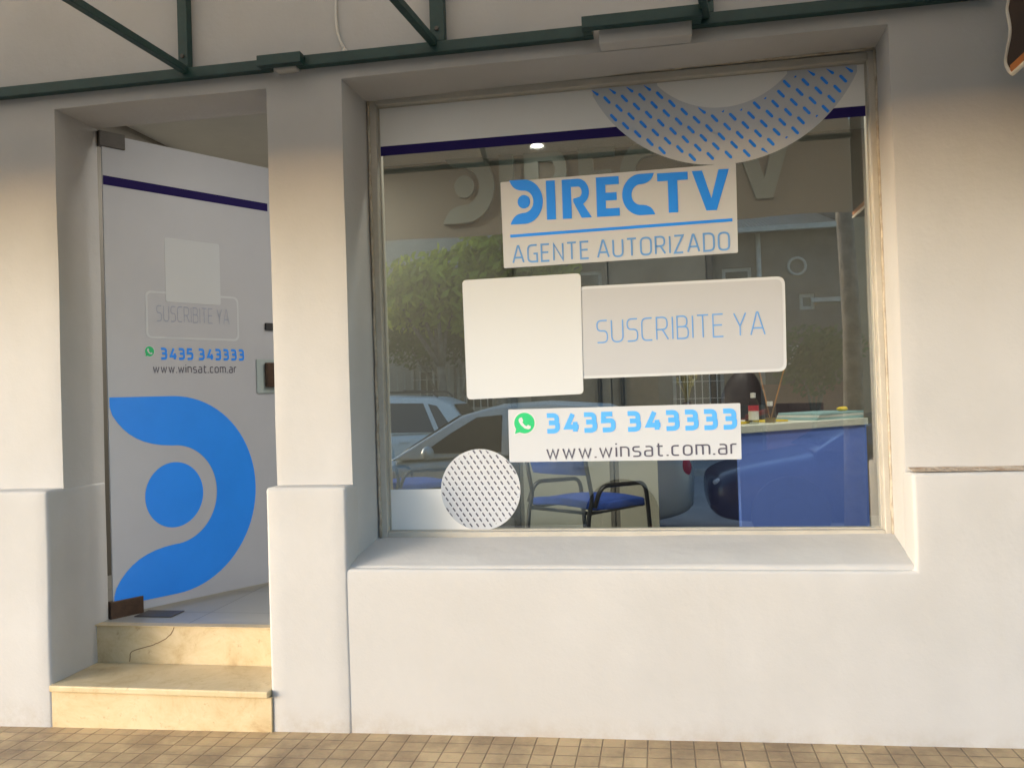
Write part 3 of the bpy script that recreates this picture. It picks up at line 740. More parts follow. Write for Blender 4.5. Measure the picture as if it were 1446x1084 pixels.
link('emblem', bm, M['blue'], door, recalc=False)
q4 = [d2(234, 425), d2(311, 432), d2(310, 347), d2(232, 333)]
u0_, u1_ = (q4[0].x+q4[3].x)/2, (q4[1].x+q4[2].x)/2; w0_, w1_ = (q4[0].y+q4[1].y)/2, (q4[2].y+q4[3].y)/2
sheet('notice', DP, rrect(u0_, u1_, w0_, w1_, .012), M['border'], door, .0074, .0012)
b4 = [d2(207, 476), d2(338, 483), d2(336, 423), d2(204, 406)]
v0_, v1_ = (b4[0].x+b4[3].x)/2, (b4[1].x+b4[2].x)/2; y0_, y1_ = (b4[0].y+b4[1].y)/2, (b4[2].y+b4[3].y)/2
bm = BM(); oo = rrect(v0_, v1_, y0_, y1_, .03); ii = rrect(v0_+.011, v1_-.011, y0_+.011, y1_-.011, .022)
vo = [bm.verts.new(DP.p(p.x, p.y, .0072)) for p in oo]; vi = [bm.verts.new(DP.p(p.x, p.y, .0072)) for p in ii]
for i in range(len(vo)): j = (i+1) % len(vo); bm.faces.new((vo[i], vo[j], vi[j], vi[i]))
link('notice_border', bm, M['border'], door)
ca, cb = d2(221, 453), d2(324, 459)
write('lettering', 'SUSCRIBITE YA', DP, (ca.x, (ca.y+cb.y)/2), (cb.x, (ca.y+cb.y)/2), .085, .07, M['faint'], door, .0074, track=.16, space=.3)
pc_ = d2(211, 496); phone_icon(DP, pc_, .026, door, .0072, rx=.024)
ca, cb = d2(226, 506), d2(345, 511); zz = (ca.y+cb.y)/2
write('phone_number', '3435 343333', DP, (ca.x, zz), (cb.x, zz), .064, .21, M['blue'], door, .0076, track=.15, space=.34)
ca, cb = d2(216, 525), d2(334, 528); zz = (ca.y+cb.y)/2
write('web_address', 'www.winsat.com.ar', DP, (ca.x, zz), (cb.x, zz), .046, .11, M['ink'], door, .0076, track=.16)
M['plate'] = mat('pale_green_plate', (0.36, 0.42, 0.42), .3)
def dbox(name, u0, u1, z0, z1, t0, t1, mtl, par, bev=.003):
    bm = BM(); box(bm, u0, u1, -t1, -t0, z0, z1)
    for v in bm.verts: v.co = ddir*v.co.x + Vector((0, 0, v.co.z)) - dn*v.co.y
    return link(name, bm, mtl, par, bevel=bev)
dbox('hinge_fitting', -.005, .125, DT-.065, DT+.012, -.016, .016, M['steel'], door)
dbox('hinge_fitting', -.005, .16, DB-.022, DB+.07, -.016, .016, M['bronze'], door)
lk = dbox('lock_plate', DL-.135, DL+.012, 1.47, 1.665, .0065, .015, M['plate'], door)
lu = DL-.085
dbox('lock', lu, DL+.03, 1.505, 1.645, .016, .045, M['bronze'], door, .005)
dbox('latch', DL-.07, DL+.012, 1.835, 1.875, .0065, .022, M['plastic'], door)
bm = BM(); pz0 = atZ(205, 874, FLOOR); pz1 = atZ(250, 868, FLOOR)
box(bm, -2.60, -2.40, .34, .46, FLOOR+.001, FLOOR+.005)
link('floor_plate', bm, M['steel'], None, bevel=.001, label='dark rectangular metal plate set in the floor below the open door', cat='floor plate')

# ------------------------------------------------------------------ steps
st = thing('stone_steps', 'two worn yellow marble steps with a cracked upper riser, leading to the doorway', 'steps')
bm = slab(lines(-2.709, -1.662, .1), lines(-.1, .166, .05), lambda x, z: True, -.112, -.06, ny=1, amp=.0015); link('riser', bm, M['marble'], st, bevel=.003)
bm = BM(); box(bm, -2.7035, -1.6685, -.135, .198, .167, .196); link('tread', bm, M['marble'], st, bevel=.006, seg=3)
bm = BM(); box(bm, -2.709, -1.655, .2, .228, .165, .372); link('riser', bm, M['marble'], st, bevel=.003)
bm = BM(); box(bm, -2.709, -1.655, .185, .24, .3725, .3765); link('nosing', bm, M['marble'], st, bevel=.001)
cr = [(246, 884), (243, 893), (236, 900), (215, 911), (184, 919), (183, 934)]
cp_ = [p + noise.noise_vector(p*60)*.004*(1 if 0 < i_ else 0) for i_, p in enumerate(smooth_path([atY(x, y, .1993) for x, y in cr], .03))]
for p in cp_: p.y = .1993
bm = BM(); tube(bm, cp_, .0018, 5); link('crack', bm, M['crack'], st)

# ------------------------------------------------------------------ awning
aw = thing('awning', 'tan fabric awning on a dark green iron frame above the shop front', 'awning')
AX0, AX1, AY = -5.2, 1.262, -1.72
bm = BM(); rz_ = 2.885
path = [(AX0, -.03), (-1.64, -.03), (-1.64, -.075), (-1.48, -.075), (-1.48, -.03), (-.235, -.03), (-.235, -.115), (.195, -.115), (.195, -.03), (AX1, -.03)]
for (xa, ya), (xb, yb) in zip(path, path[1:]):
    e = .0195 if xa != xb else -.0205
    s = 1 if xb > xa else -1
    if xa != xb: bar(bm, (xa-e, ya, rz_), (xb+e, yb, rz_), .04, .046)
    else:
        t = 1 if yb > ya else -1; bar(bm, (xa, ya+t*.0205, rz_), (xb, yb-t*.0205, rz_), .038, .044)
link('wall_rail', bm, M['green'], aw, bevel=.003)
for x, wd in ((-2.03, .046), (-.868, .062), (.247, .036)):
    bm = BM(); box(bm, x-wd/2, x+wd/2, -.0485, -.005, rz_+.0235, 3.70); link('post', bm, M['green'], aw, bevel=.003)
    bm = BM(); bmesh.ops.create_cone(bm, cap_ends=True, segments=6, radius1=.009, radius2=.009, depth=.008, matrix=Matrix.Translation((x, -.0525, rz_+.075)) @ Matrix.Rotation(R(90), 4, 'X')); link('bolt', bm, M['steel'], aw)
sdir = -ray(1104, 621).normalized()
for p0 in ((-2.02, -.052, rz_+.012), (-.885, -.052, rz_+.02), (.232, -.052, rz_+.012)):
    bm = BM(); p0 = Vector(p0); k = (AY+.02-p0.y)/sdir.y; bar(bm, p0, p0+sdir*k, .032, .032); link('strut', bm, M['green'], aw, bevel=.003)
ZO = 3.16
bm = BM(); bar(bm, (AX0, AY, ZO), (AX1, AY, ZO), .04, .04); link('front_rail', bm, M['green'], aw, bevel=.003)
bm = BM(); bar(bm, (AX0, AY+.03, 3.0), (AX1, AY+.03, 3.0), .03, .03); link('front_rail', bm, M['green'], aw, bevel=.003)
bm = BM(); n = 24; th = .004; r1_, r2_ = [], []
for i in range(n+1):
    x = AX0 + (AX1-AX0)*i/n; sag = -.03*abs(math.sin(PI*i/6))
    row = []
    for k in range(7):
        t = k/6; row.append(bm.verts.new((x, AY-.03 + (-.03-AY+.03)*t, ZO+.03 + (3.72-ZO-.03)*t + sag*math.sin(PI*t))))
    r1_.append(row)
for a, b in zip(r1_, r1_[1:]):
    for k in range(6): bm.faces.new((a[k], b[k], b[k+1], a[k+1]))
link('canopy', bm, M['tanfab'], aw, smooth=True)
# front valance with a scalloped lower edge
bm = BM(); n = 220; tp, bt = [], []
def scal(x): return 2.526 + .005*math.cos((x-.1)*2*PI/.9)
for i in range(n+1):
    x = AX0 + (AX1-AX0)*i/n; yy = AY-.034 + .006*math.sin(x*9)
    tp.append(bm.verts.new((x, AY-.034, ZO+.03))); bt.append(bm.verts.new((x, yy, scal(x))))
for i in range(n): bm.faces.new((tp[i], tp[i+1], bt[i+1], bt[i]))
link('valance', bm, M['hem'], aw)
# right end flap, seen from inside, with wavy edge, orange trim and white piping
FXP = 1.265
aw2 = thing('awning', 'dark brown awning with orange trim and wavy white piping at the right edge', 'awning')
def fl(px, py): p = on(px, py, (1, 0, 0), (FXP, 0, 0)); return Vector((p.y, p.z))
edge = [fl(*q) for q in ((1424, -40), (1427, -18), (1425.5, 0), (1422.5, 14), (1425, 26), (1427.5, 40), (1427, 52), (1424, 66), (1421, 82), (1421, 91), (1424.5, 99), (1430, 104.5))]
bot0 = edge[-1]; zbot = bot0.y
up_e = [Vector((edge[0].x, 3.5))] + edge
E3 = smooth_path([(FXP, p.x, p.y) for p in up_e], .03, 4)
bm = BM()
outer = [(FXP, AY-.03, zbot), (FXP, AY-.03, ZO+.03)]
f = bm.faces.new([bm.verts.new(p) for p in E3 + outer]); g = bmesh.ops.extrude_face_region(bm, geom=[f])
bmesh.ops.translate(bm, verts=[e for e in g['geom'] if isinstance(e, bmesh.types.BMVert)], vec=(.005, 0, 0))
fp = link('end_flap', bm, M['brownfab'], aw2)
bm = BM(); tube(bm, E3 + [Vector(outer[0])], .0075, 8); link('piping', bm, M['piping'], fp, smooth=True)
bm = BM(); zt = zbot+.035
box(bm, FXP-.003, FXP-.0005, AY-.028, bot0.x+.012, zbot+.004, zt); link('trim', bm, M['orange'], fp)
X2 = 5.0
bm = BM(); bm.faces.new([bm.verts.new(p) for p in ((FXP+.006, AY-.03, ZO+.03), (X2, AY-.03, ZO+.03), (X2, -.02, 3.66), (FXP+.006, -.02, 3.66))]); link('canopy', bm, M['brownfab'], aw2)
bm = BM(); bm.faces.new([bm.verts.new(p) for p in ((FXP+.006, AY-.034, ZO+.03), (X2, AY-.034, ZO+.03), (X2, AY-.034, zbot), (FXP+.006, AY-.034, zbot))]); link('valance', bm, M['brownfab'], aw2)
bm = BM(); bar(bm, (FXP+.01, AY, ZO), (X2, AY, ZO), .04, .04); link('front_rail', bm, M['green'], aw2)
# left end flap
bm = BM(); f = bm.faces.new([bm.verts.new(p) for p in ((AX0, -.06, 2.62), (AX0, -.06, 3.6), (AX0, AY-.03, ZO+.03), (AX0, AY-.03, 2.55))])
g = bmesh.ops.extrude_face_region(bm, geom=[f]); bmesh.ops.translate(bm, verts=[e for e in g['geom'] if isinstance(e, bmesh.types.BMVert)], vec=(-.005, 0, 0))
link('end_flap', bm, M['brownfab'], aw)

# thin cable with clip
cb_ = thing('wall_cable', 'thin pale cable running down the wall to a small clip by the awning rail', 'cable')
bm = BM(); tube(bm, smooth_path([atY(x, y, -.008) for x, y in ((478, -120), (475, -20), (474, 25), (477, 52), (488, 73))], .1), .006, 8); link('cable', bm, M['whiteiron'], cb_, smooth=True)
bm = BM(); p = atY(487, 73, -.01); bmesh.ops.create_uvsphere(bm, u_segments=12, v_segments=8, radius=.013, matrix=Matrix.Translation(p)); link('clip', bm, M['whiteiron'], cb_, smooth=True)

# ------------------------------------------------------------------ things in the shop
# raised brand letters on the back wall
P, W_ = brand_polys()
la, lb_ = atY(628, 322, BACK), atY(1122, 288, BACK)
cap = atY(760, 222, BACK).z - atY(760, 313, BACK).z
wl = thing('wall_lettering', 'large raised grey brand letters on the dim back wall of the shop', 'wall lettering', (0, 0, 0))
LP = Plane2((la.x, BACK-.003, (la.z+lb_.z)/2+.05), (1, 0, 0), (0, 0, 1), (0, -1, 0)); kx = (lb_.x-la.x)/W_
for nm, pps in P:
    bm = BM()
    for pp in pps:
        f = poly(bm, LP, [Vector((q.x*kx, q.y*cap)) for q in pp], 0)
        g = bmesh.ops.extrude_face_region(bm, geom=[f]); bmesh.ops.translate(bm, verts=[e for e in g['geom'] if isinstance(e, bmesh.types.BMVert)], vec=(0, -.05, 0))
    link('letter', bm, M['lettergrey'], wl)
# double door in the back wall
dd = thing('double_door', 'dark double door with bar handles in the back wall of the shop', 'door')
sx_ = atY(866, 600, BACK).x; s0 = atY(733, 600, BACK).x; s1 = sx_ + (sx_-s0)
M['paledoor'] = mat('pale_door_panel', (0.50, 0.50, 0.42), .5, var=.1)
M['doorleaf'] = mat('grey_door_leaf', (0.20, 0.19, 0.165), .45, var=.1)
for a, b in ((s0, sx_-.004), (sx_+.004, s1)):
    bm = BM(); box(bm, a, b, BACK-.045, BACK-.004, FLOOR+.005, 2.52); lf = link('door_leaf', bm, M['doorleaf'], dd, bevel=.004)
    bm = BM(); box(bm, a+.03, b-.03, BACK-.060, BACK-.0455, FLOOR+.02, 1.17); link('lower_panel', bm, M['paledoor'], lf, bevel=.004)
bm = BM(); fr(bm, (s0-.05, s1+.05, FLOOR+.003, 2.57), 0, BACK-.06, BACK-.003, .048, .048, .002, .048); link('door_frame', bm, M['steel'], dd, bevel=.004)
for s in (-1, 1):
    hx = sx_ + s*.085; zc = atY(866, 545, BACK).z
    bm = BM(); tube(bm, smooth_path([(hx, BACK-.046, zc-.14), (hx, BACK-.095, zc-.14), (hx, BACK-.095, zc+.14), (hx, BACK-.046, zc+.14)], .02), .017, 8); link('handle', bm, M['blacktube'], dd, smooth=True)
# recessed ceiling light
p = atZ(758, 203.5, CEIL)
M['lamp'] = emit_mat('lit_lamp', (1, .96, .88), 3.5)
def downlight(label, p, power):
    t = thing('ceiling_light', label, 'ceiling light', p, group='downlights in the shop ceiling')
    bm = BM(); lathe(bm, [(.058, -.012), (.058, -.0005)], 24); link('lamp_ring', bm, M['whiteiron'], t)
    bm = BM(); lathe(bm, [(.043, -.016), (.043, -.0125)], 24); link('lamp_disc', bm, M['lamp'], t)
    l = bpy.data.lights.new('lamp_light', 'AREA'); l.shape = 'DISK'; l.size = .12; l.energy = power; l.color = (1, .95, .86)
    lo = bpy.data.objects.new('lamp_light', l); C.objects.link(lo); lo.parent = t; lo.location = (0, 0, -.02)
downlight('small lit round downlight in the shop ceiling, seen below the navy stripe', p, .12)
for x, y in ((-2.55, 2.1), (-.6, .5), (.7, .5), (1.9, .5)):  # added lamps out of view that brighten the room
    downlight('extra unseen ceiling downlight, added to brighten the shop', (x, y, CEIL), (3.2 if x < 0 else 7) if y < 1 else 10)

# customer chairs
def make_chair(label):
    t = thing('chair', label, 'chair', group='blue chairs in the shop')
    bm = BM(); n = 8
    for s_ in (1,):
        g = bmesh.ops.create_grid(bm, x_segments=8, y_segments=8, size=.5)
        for v in bm.verts:
            x, y = v.co.x, v.co.y
            v.co = Vector((x*.47*(1-.10*max(0, -y)), y*.45, .445 + .015*(1-(2*x)**2) - .02*max(0, y-.3)*4*.5 + .012*(2*y)**2*(y < 0)))
        bmesh.ops.solidify(bm, geom=bm.faces[:], thickness=.045)
    link('seat', bm, M['bluefab'], t, smooth=True, bevel=.01)
    bm = BM(); bmesh.ops.create_grid(bm, x_segments=8, y_segments=6, size=.5)
    for v in bm.verts:
        x, q = v.co.x, v.co.y; v.co = Vector((x*.41, -.225 - .10*(q+.5)*.9 - .03*(1-(2*x)**2), .755 + q*.25))
    bmesh.ops.solidify(bm, geom=bm.faces[:], thickness=.035)
    link('backrest', bm, M['bluefab'], t, smooth=True, bevel=.01)
    for s_ in (-1, 1):
        bm = BM(); x = s_*.222
        tube(bm, smooth_path([(x, -.30, 0), (x, -.245, .40), (x, -.215, .47), (x*.98, -.30, .86)], .08), .0115, 8); link('leg', bm, M['blacktube'], t, smooth=True)
        bm = BM(); x = s_*.245
        tube(bm, smooth_path([(x, .27, 0), (x, .235, .40), (x, .215, .525), (x, -.17, .54), (x, -.225, .43)], .07), .0125, 8); link('armrest', bm, M['blacktube'], t, smooth=True)
        bm = BM(); tube(bm, [(s_*.22, -.235, .40), (s_*.22, .23, .40)], .010, 8); link('side_rail', bm, M['blacktube'], t, smooth=True)
    bm = BM()
    for y in (-.225, .215): tube(bm, [(-.222, y, .398), (.222, y, .398)], .010, 8)
    link('cross_rail', bm, M['blacktube'], t, smooth=True)
    bm = BM()
    box(bm, -.14, .14, -.02, .02, .388, .412)
    link('seat_bracket', bm, M['plastic'], t)
    return t
ch = make_chair('blue armchair with black tube frame standing in the middle of the shop')
ch.location = (-.42, 1.32, FLOOR+.001); ch.rotation_euler = (0, 0, R(-36))
dup(ch, (-1.82, 2.42, FLOOR+.001), R(-38), 'blue armchair half hidden by the white corner panel, farther left in the shop', 'blue chairs in the shop')
# counter
CT = 1.225
cl_ = atZ(1043, 601.5, CT); cr_ = atZ(1226, 589.5, CT)
cv = (cr_-cl_); cang = math.atan2(cv.y, cv.x); CL = cv.length; CDp = .62
ct = thing('counter', 'bright blue shop counter with a white top and dark side', 'counter', (cl_.x, cl_.y, FLOOR), cang)
H_ = CT-FLOOR
bm = BM(); box(bm, 0, CL, 0, CDp, H_-.038, H_); link('countertop', bm, M['countertop'], ct, bevel=.003)
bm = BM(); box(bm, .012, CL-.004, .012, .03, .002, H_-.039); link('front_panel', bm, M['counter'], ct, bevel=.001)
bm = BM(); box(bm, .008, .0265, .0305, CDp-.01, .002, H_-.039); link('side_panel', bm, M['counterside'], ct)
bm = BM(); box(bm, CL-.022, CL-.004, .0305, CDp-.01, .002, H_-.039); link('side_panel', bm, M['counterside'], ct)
def cpt(u, v, z=0): c_, s_ = math.cos(cang), math.sin(cang); return Vector((cl_.x + c_*u - s_*v, cl_.y + s_*u + c_*v, CT + .0008 + z))
def upx(px):                                                # how far along the counter a pixel column lies
    best = min(range(200), key=lambda i: abs(px_of(cpt(CL*i/200, .10)) - px)); return CL*best/200
def px_of(p):
    v = p-CAM; return W0/2 + FPX*v.dot(rgt)/v.dot(fwd)
M['clear'] = glass_mat('clear_plastic', .06, (.80, .84, .82)); M['redlabel'] = mat('red_label', (.55, .05, .07), .5)
M['whitecap'] = mat('white_plastic', (.75, .75, .74), .4); M['stick'] = mat('reed_stick', (.50, .25, .10), .7)
M['yellow'] = mat('yellow_plastic', (.72, .52, .03), .5); M['teal'] = mat('teal_card', (.28, .46, .48), .6); M['oil'] = mat('amber_oil', (.35, .24, .10), .2)
M['darkbrown'] = mat('dark_brown_leather', (.035, .018, .014), .5, var=.3); M['maroon'] = mat('maroon_plastic', (.13, .02, .018), .5); M['paper'] = mat('paper', (.66, .66, .62), .7)
M['straw'] = mat('dried_grass', (.42, .38, .22), .8)
b1 = thing('bottle', 'clear sanitiser bottle with a red and white label on the counter', 'bottle', cpt(upx(1065), .10))
bm = BM(); lathe(bm, [(.024, 0), (.026, .006), (.026, .105), (.020, .122), (.011, .128), (.011, .134)], 20); link('body', bm, M['clear'], b1, smooth=True)
bm = BM(); lathe(bm, [(.0135, .134), (.0135, .158), (.011, .16)], 16); link('cap', bm, M['whitecap'], b1)
bm = BM(); lathe(bm, [(.0264, .02), (.0264, .066)], 20); link('label', bm, M['paper'], b1)
bm = BM(); lathe(bm, [(.0266, .0665), (.0266, .095)], 20); link('label', bm, M['redlabel'], b1)
b2 = thing('reed_diffuser', 'small glass diffuser bottle with two thin reed sticks on the counter', 'diffuser', cpt(upx(1086), .09))
bm = BM(); lathe(bm, [(.027, 0), (.029, .006), (.029, .07), (.022, .082), (.013, .088)], 20); link('body', bm, M['clear'], b2, smooth=True)
bm = BM(); lathe(bm, [(.0255, .003), (.0255, .028)], 20); link('oil', bm, M['oil'], b2)
bm = BM(); lathe(bm, [(.015, .088), (.015, .112)], 16); link('collar', bm, M['whitecap'], b2)
for dx, dy, hz in ((-.055, .02, .33), (.095, .01, .33)):
    bm = BM(); tube(bm, [(0, 0, .01), (dx*.3, dy*.3, .11), (dx, dy, hz)], .0035, 6); link('reed', bm, M['stick'], b2)
def flat(name, label, cat, u, v, L_, D_, h, z0, mtl, rz=0):
    bm = BM(); box(bm, -L_/2, L_/2, -D_/2, D_/2, 0, h); o = link(name, bm, mtl, None, bevel=.002, label=label, cat=cat)
    o.location = cpt(u, v, z0); o.rotation_euler = (0, 0, cang+rz); return o
ue = upx(1143)
for i, (k, lb) in enumerate((('teal', 'pale teal folder lying at the bottom of the stack on the counter end'), ('paper', 'white folder in the middle of the stack on the counter end'), ('teal', 'pale teal folder lying on top of the stack on the counter end'))):
    flat('folder', lb, 'folder', ue+.20+.006*i, .19, .40, .28, .0125, .0132*i, M[k], R(-1+2*i))['group'] = 'folders stacked on the counter'
bm = BM(); bmesh.ops.create_icosphere(bm, subdivisions=3, radius=.028)
for v in bm.verts: v.co = Vector((v.co.x*1.1, v.co.y, max(-.012, v.co.z*.5)*1.0)) + noise.noise_vector(v.co*40)*.003
o = link('sponge', bm, M['yellow'], None, smooth=True, label='small crumpled yellow object lying on the stacked folders', cat='sponge'); o.location = cpt(upx(1190), .10, .0525)
flat('notepad', 'yellow notepad lying on the counter beside the sanitiser bottle', 'notepad', upx(1052), .20, .12, .16, .012, 0, M['yellow'], .2)
flat('notebook', 'thin yellow notebook lying on the counter beside the reed diffuser', 'notebook', upx(1108), .20, .15, .12, .01, 0, M['yellow'], -.3)
# stapler
sp = thing('stapler', 'dark brown stapler lying behind the reed diffuser', 'stapler', cpt(upx(1112), .30), cang+.1)
bm = BM(); box(bm, -.09, .09, -.022, .022, 0, .014); link('base', bm, M['darkbrown'], sp, bevel=.004)
bm = BM(); bar(bm, (-.095, 0, .028), (.085, 0, .055), .036, .024); link('arm', bm, M['maroon'], sp, bevel=.006)
tr = thing('tray', 'dark document tray standing at the back of the counter end', 'tray', cpt(ue+.20, .46), cang)
bm = BM(); box(bm, -.2, .22, -.13, .13, 0, .008); link('base', bm, M['maroon'], tr)
bm = BM(); box(bm, -.2, .22, .122, .13, .0085, .085); box(bm, -.2, -.192, -.13, .1215, .0085, .085); box(bm, .212, .22, -.13, .1215, .0085, .085); link('rim', bm, M['plastic'], tr)
# dried stems in a vase and a dark chair back behind the counter
vz = thing('dried_plant', 'pale dried stems in a dark vase behind the counter', 'plant', cpt(.045, .40), 0)
bm = BM(); lathe(bm, [(.03, 0), (.04, .04), (.03, .10), (.02, .12)], 18); link('vase', bm, M['darkbrown'], vz, smooth=True)
bm = BM()
for i in range(26):
    a = random.random()*2*PI; sp_ = random.uniform(.01, .06); h = random.uniform(.14, .30)
    tube(bm, [(0, 0, .10), (math.cos(a)*sp_*.4, math.sin(a)*sp_*.4, .10+h*.5), (math.cos(a)*sp_, math.sin(a)*sp_, .10+h*.85)], .003, 5)
    bmesh.ops.create_uvsphere(bm, u_segments=6, v_segments=5, radius=.009, matrix=Matrix.Translation((math.cos(a)*sp_, math.sin(a)*sp_, .10+h*.85)) @ Matrix.Diagonal((1, 1, 2.4, 1)))
link('stems', bm, M['straw'], vz, smooth=True)
p = atY(1052, 560, 2.1)
oc = thing('desk_chair', 'dark brown desk chair with a rounded back behind the counter', 'chair', (p.x, 2.1, FLOOR+.001), R(20))
bm = BM(); bmesh.ops.create_uvsphere(bm, u_segments=20, v_segments=14, radius=.5)
for v in bm.verts: v.co = Vector((v.co.x*.34*(1+.15*(v.co.z < 0)), v.co.y*.12+.05*(v.co.x*2)**2, v.co.z*.72+.80))
link('backrest', bm, M['darkbrown'], oc, smooth=True)
bm = BM(); bmesh.ops.create_uvsphere(bm, u_segments=20, v_segments=10, radius=.5)
for v in bm.verts: v.co = Vector((v.co.x*.50, v.co.y*.48-.22, v.co.z*.12+.46))
link('seat', bm, M['darkbrown'], oc, smooth=True)
bm = BM(); tube(bm, [(0, -.2, .06), (0, -.2, .42)], .025, 10); link('gas_column', bm, M['blacktube'], oc)
bm = BM()
for i in range(5):
    a = 2*PI*i/5; bar(bm, (0, -.2, .065), (math.cos(a)*.28, -.2+math.sin(a)*.28, .035), .035, .025)
link('foot_star', bm, M['blacktube'], oc)

# ------------------------------------------------------------------ the street behind the camera (seen mirrored in the window)
def make_car(label, loc, rz, paint, L_=4.0, Wd=1.68, Ht=1.42, rack=False, wagon=False, rim='steel'):
    t = thing('parked_car', label, 'car', loc, rz)           # local: front towards -x, ground z = 0
    hw = Wd/2; fx, rx = -L_/2, L_/2
    st_ = [(fx, .36, .60, .70), (fx+.10, .22, .70, .88), (fx+.45, .20, .79, .97), (fx+1.0, .19, .88, 1.0), (fx+1.3, .19, .92, 1.0), (0, .18, .93, 1.0),
           (rx-1.0, .19, .96, 1.0), (rx-.40, .21, .98, .97), (rx-.10, .28, .95, .90), (rx, .38, .84, .80)]
    bm = BM(); rings = []
    for x, zb_, zt_, k in st_:
        h = hw*k; sec = [(-.86*h, zb_), (-.97*h, zb_+.10), (-h, (zb_+zt_)/2), (-.98*h, zt_-.10), (-.90*h, zt_), (-.45*h, zt_+.025), (0, zt_+.03)]
        sec = sec + [(-y, z) for y, z in sec[-2::-1]]
        rings.append([bm.verts.new((x, y, z)) for y, z in sec])
    for a, b in zip(rings, rings[1:]):
        for k in range(len(a)-1): bm.faces.new((a[k], a[k+1], b[k+1], b[k]))
        bm.faces.new((a[-1], a[0], b[0], b[-1]))
    bm.faces.new(rings[0]); bm.faces.new(rings[-1][::-1])
    body = link('body', bm, paint, t, smooth=True); s_ = body.modifiers.new('s', 'SUBSURF'); s_.levels = 1; s_.render_levels = 2
    # cabin
    rr_ = rx-.28 if wagon else rx-.42
    prof = [(fx+.98, .90), (fx+1.28, 1.08), (fx+1.72, Ht-.10), (fx+2.05, Ht-.02), (.55, Ht), (rr_-.42, Ht-.05), (rr_-.16, Ht-.16), (rr_+.20, .96)]
    yw = lambda z: hw*(.93 - .20*max(0, (z-.92))/(Ht-.92))
    bm = BM(); A = [bm.verts.new((x, -yw(z), z)) for x, z in prof]; B = [bm.verts.new((x, yw(z), z)) for x, z in prof]
    Mid = [bm.verts.new((x, 0, z+(.025 if z > 1.2 else .012))) for x, z in prof]
    bm.faces.new(A); bm.faces.new(B[::-1])
    for i in range(len(prof)-1): bm.faces.new((A[i], A[i+1], Mid[i+1], Mid[i])); bm.faces.new((Mid[i], Mid[i+1], B[i+1], B[i]))
    bm.faces.new((A[-1], A[0], Mid[0], Mid[-1])); bm.faces.new((Mid[-1], Mid[0], B[0], B[-1]))
    cb = link('cabin', bm, paint, t, smooth=False, bevel=.03, seg=3)
    for p_ in cb.data.polygons: p_.use_smooth = True
    # side windows
    zb_, zt_ = .97, Ht-.12
    wins = [[(fx+1.32, zb_), (fx+1.62, zb_+.20), (fx+1.88, zt_), (.12, zt_+.02), (.12, zb_)], [(.20, zb_), (.20, zt_+.02), (rr_-.62, zt_-.01), (rr_-.40, zb_)]]
    wins.append([(rr_-.32, zb_+.02), (rr_-.54, zt_-.02), (rr_-.38, zt_-.06), (rr_-.10, zb_+.05)])
    for s in (-1, 1):
        for wpts in wins:
            bm = BM(); f = bm.faces.new([bm.verts.new((x, s*(yw(z)+.006), z)) for x, z in wpts])
            link('window', bm, M['carglass'], t)
        bm = BM(); bmesh.ops.create_uvsphere(bm, u_segments=12, v_segments=8, radius=.1, matrix=Matrix.Translation((fx+1.42, s*(hw+.06), .98)) @ Matrix.Diagonal((.6, 1, .7, 1))); link('wing_mirror', bm, paint, t, smooth=True)
        for xw in (fx+.75, rx-.72):
            bm = BM(); T = Matrix.Translation((xw, s*(hw-.10), .30)) @ Matrix.Rotation(R(90), 4, 'X')
            bmesh.ops.create_cone(bm, cap_ends=True, segments=32, radius1=.31, radius2=.31, depth=.20, matrix=T); ty = link('wheel', bm, M['rubber'], t, bevel=.03)
            bm = BM(); T2 = Matrix.Translation((xw, s*(hw-.004), .30)) @ Matrix.Rotation(R(90), 4, 'X')
            bmesh.ops.create_cone(bm, cap_ends=True, segments=24, radius1=.20, radius2=.20, depth=.03, matrix=T2); link('rim', bm, M[rim], ty, bevel=.01)
            bm = BM(); T3 = Matrix.Translation((xw, s*(hw-.05), .33)) @ Matrix.Rotation(R(90), 4, 'X')
            bmesh.ops.create_cone(bm, cap_ends=True, segments=32, radius1=.36, radius2=.36, depth=.105, matrix=T3); link('wheel_arch', bm, M['plastic'], t)
        bm = BM(); bmesh.ops.create_uvsphere(bm, u_segments=14, v_segments=8, radius=.1, matrix=Matrix.Translation((rx-.10, s*(hw-.16), .78)) @ Matrix.Diagonal((.6, .6, .9, 1))); link('tail_light', bm, M['redlamp'], t, smooth=True)
        bm = BM(); bmesh.ops.create_uvsphere(bm, u_segments=14, v_segments=8, radius=.1, matrix=Matrix.Translation((fx+.18, s*(hw-.24), .62)) @ Matrix.Diagonal((1.3, .7, .5, 1))); link('headlight', bm, M['clearlamp'], t, smooth=True)
        for xh in (-.02, .98):
            bm = BM(); box(bm, xh-.10, xh+.06, s*(hw+.001)-.012, s*(hw+.001)+.012, .80, .83); link('door_handle', bm, paint, t, bevel=.006)
    bm = BM(); e_ = .006                                     # windscreen and rear window
    q = [(fx+1.06, .955), (fx+1.68, Ht-.13)]
    bm.faces.new([bm.verts.new(p) for p in ((q[0][0]-e_, -.70*hw/.84*.84, q[0][1]+.02), (q[0][0]-e_, .70*hw, q[0][1]+.02), (q[1][0]-e_-.01, .66*hw, q[1][1]+.03), (q[1][0]-e_-.01, -.66*hw, q[1][1]+.03))]); link('windscreen', bm, M['carglass'], t)
    bm = BM(); bm.faces.new([bm.verts.new(p) for p in ((rr_+.16+.01, -.66*hw, 1.02), (rr_+.16+.01, .66*hw, 1.02), (rr_-.12, .60*hw, Ht-.16), (rr_-.12, -.60*hw, Ht-.16))]); link('rear_window', bm, M['carglass'], t)
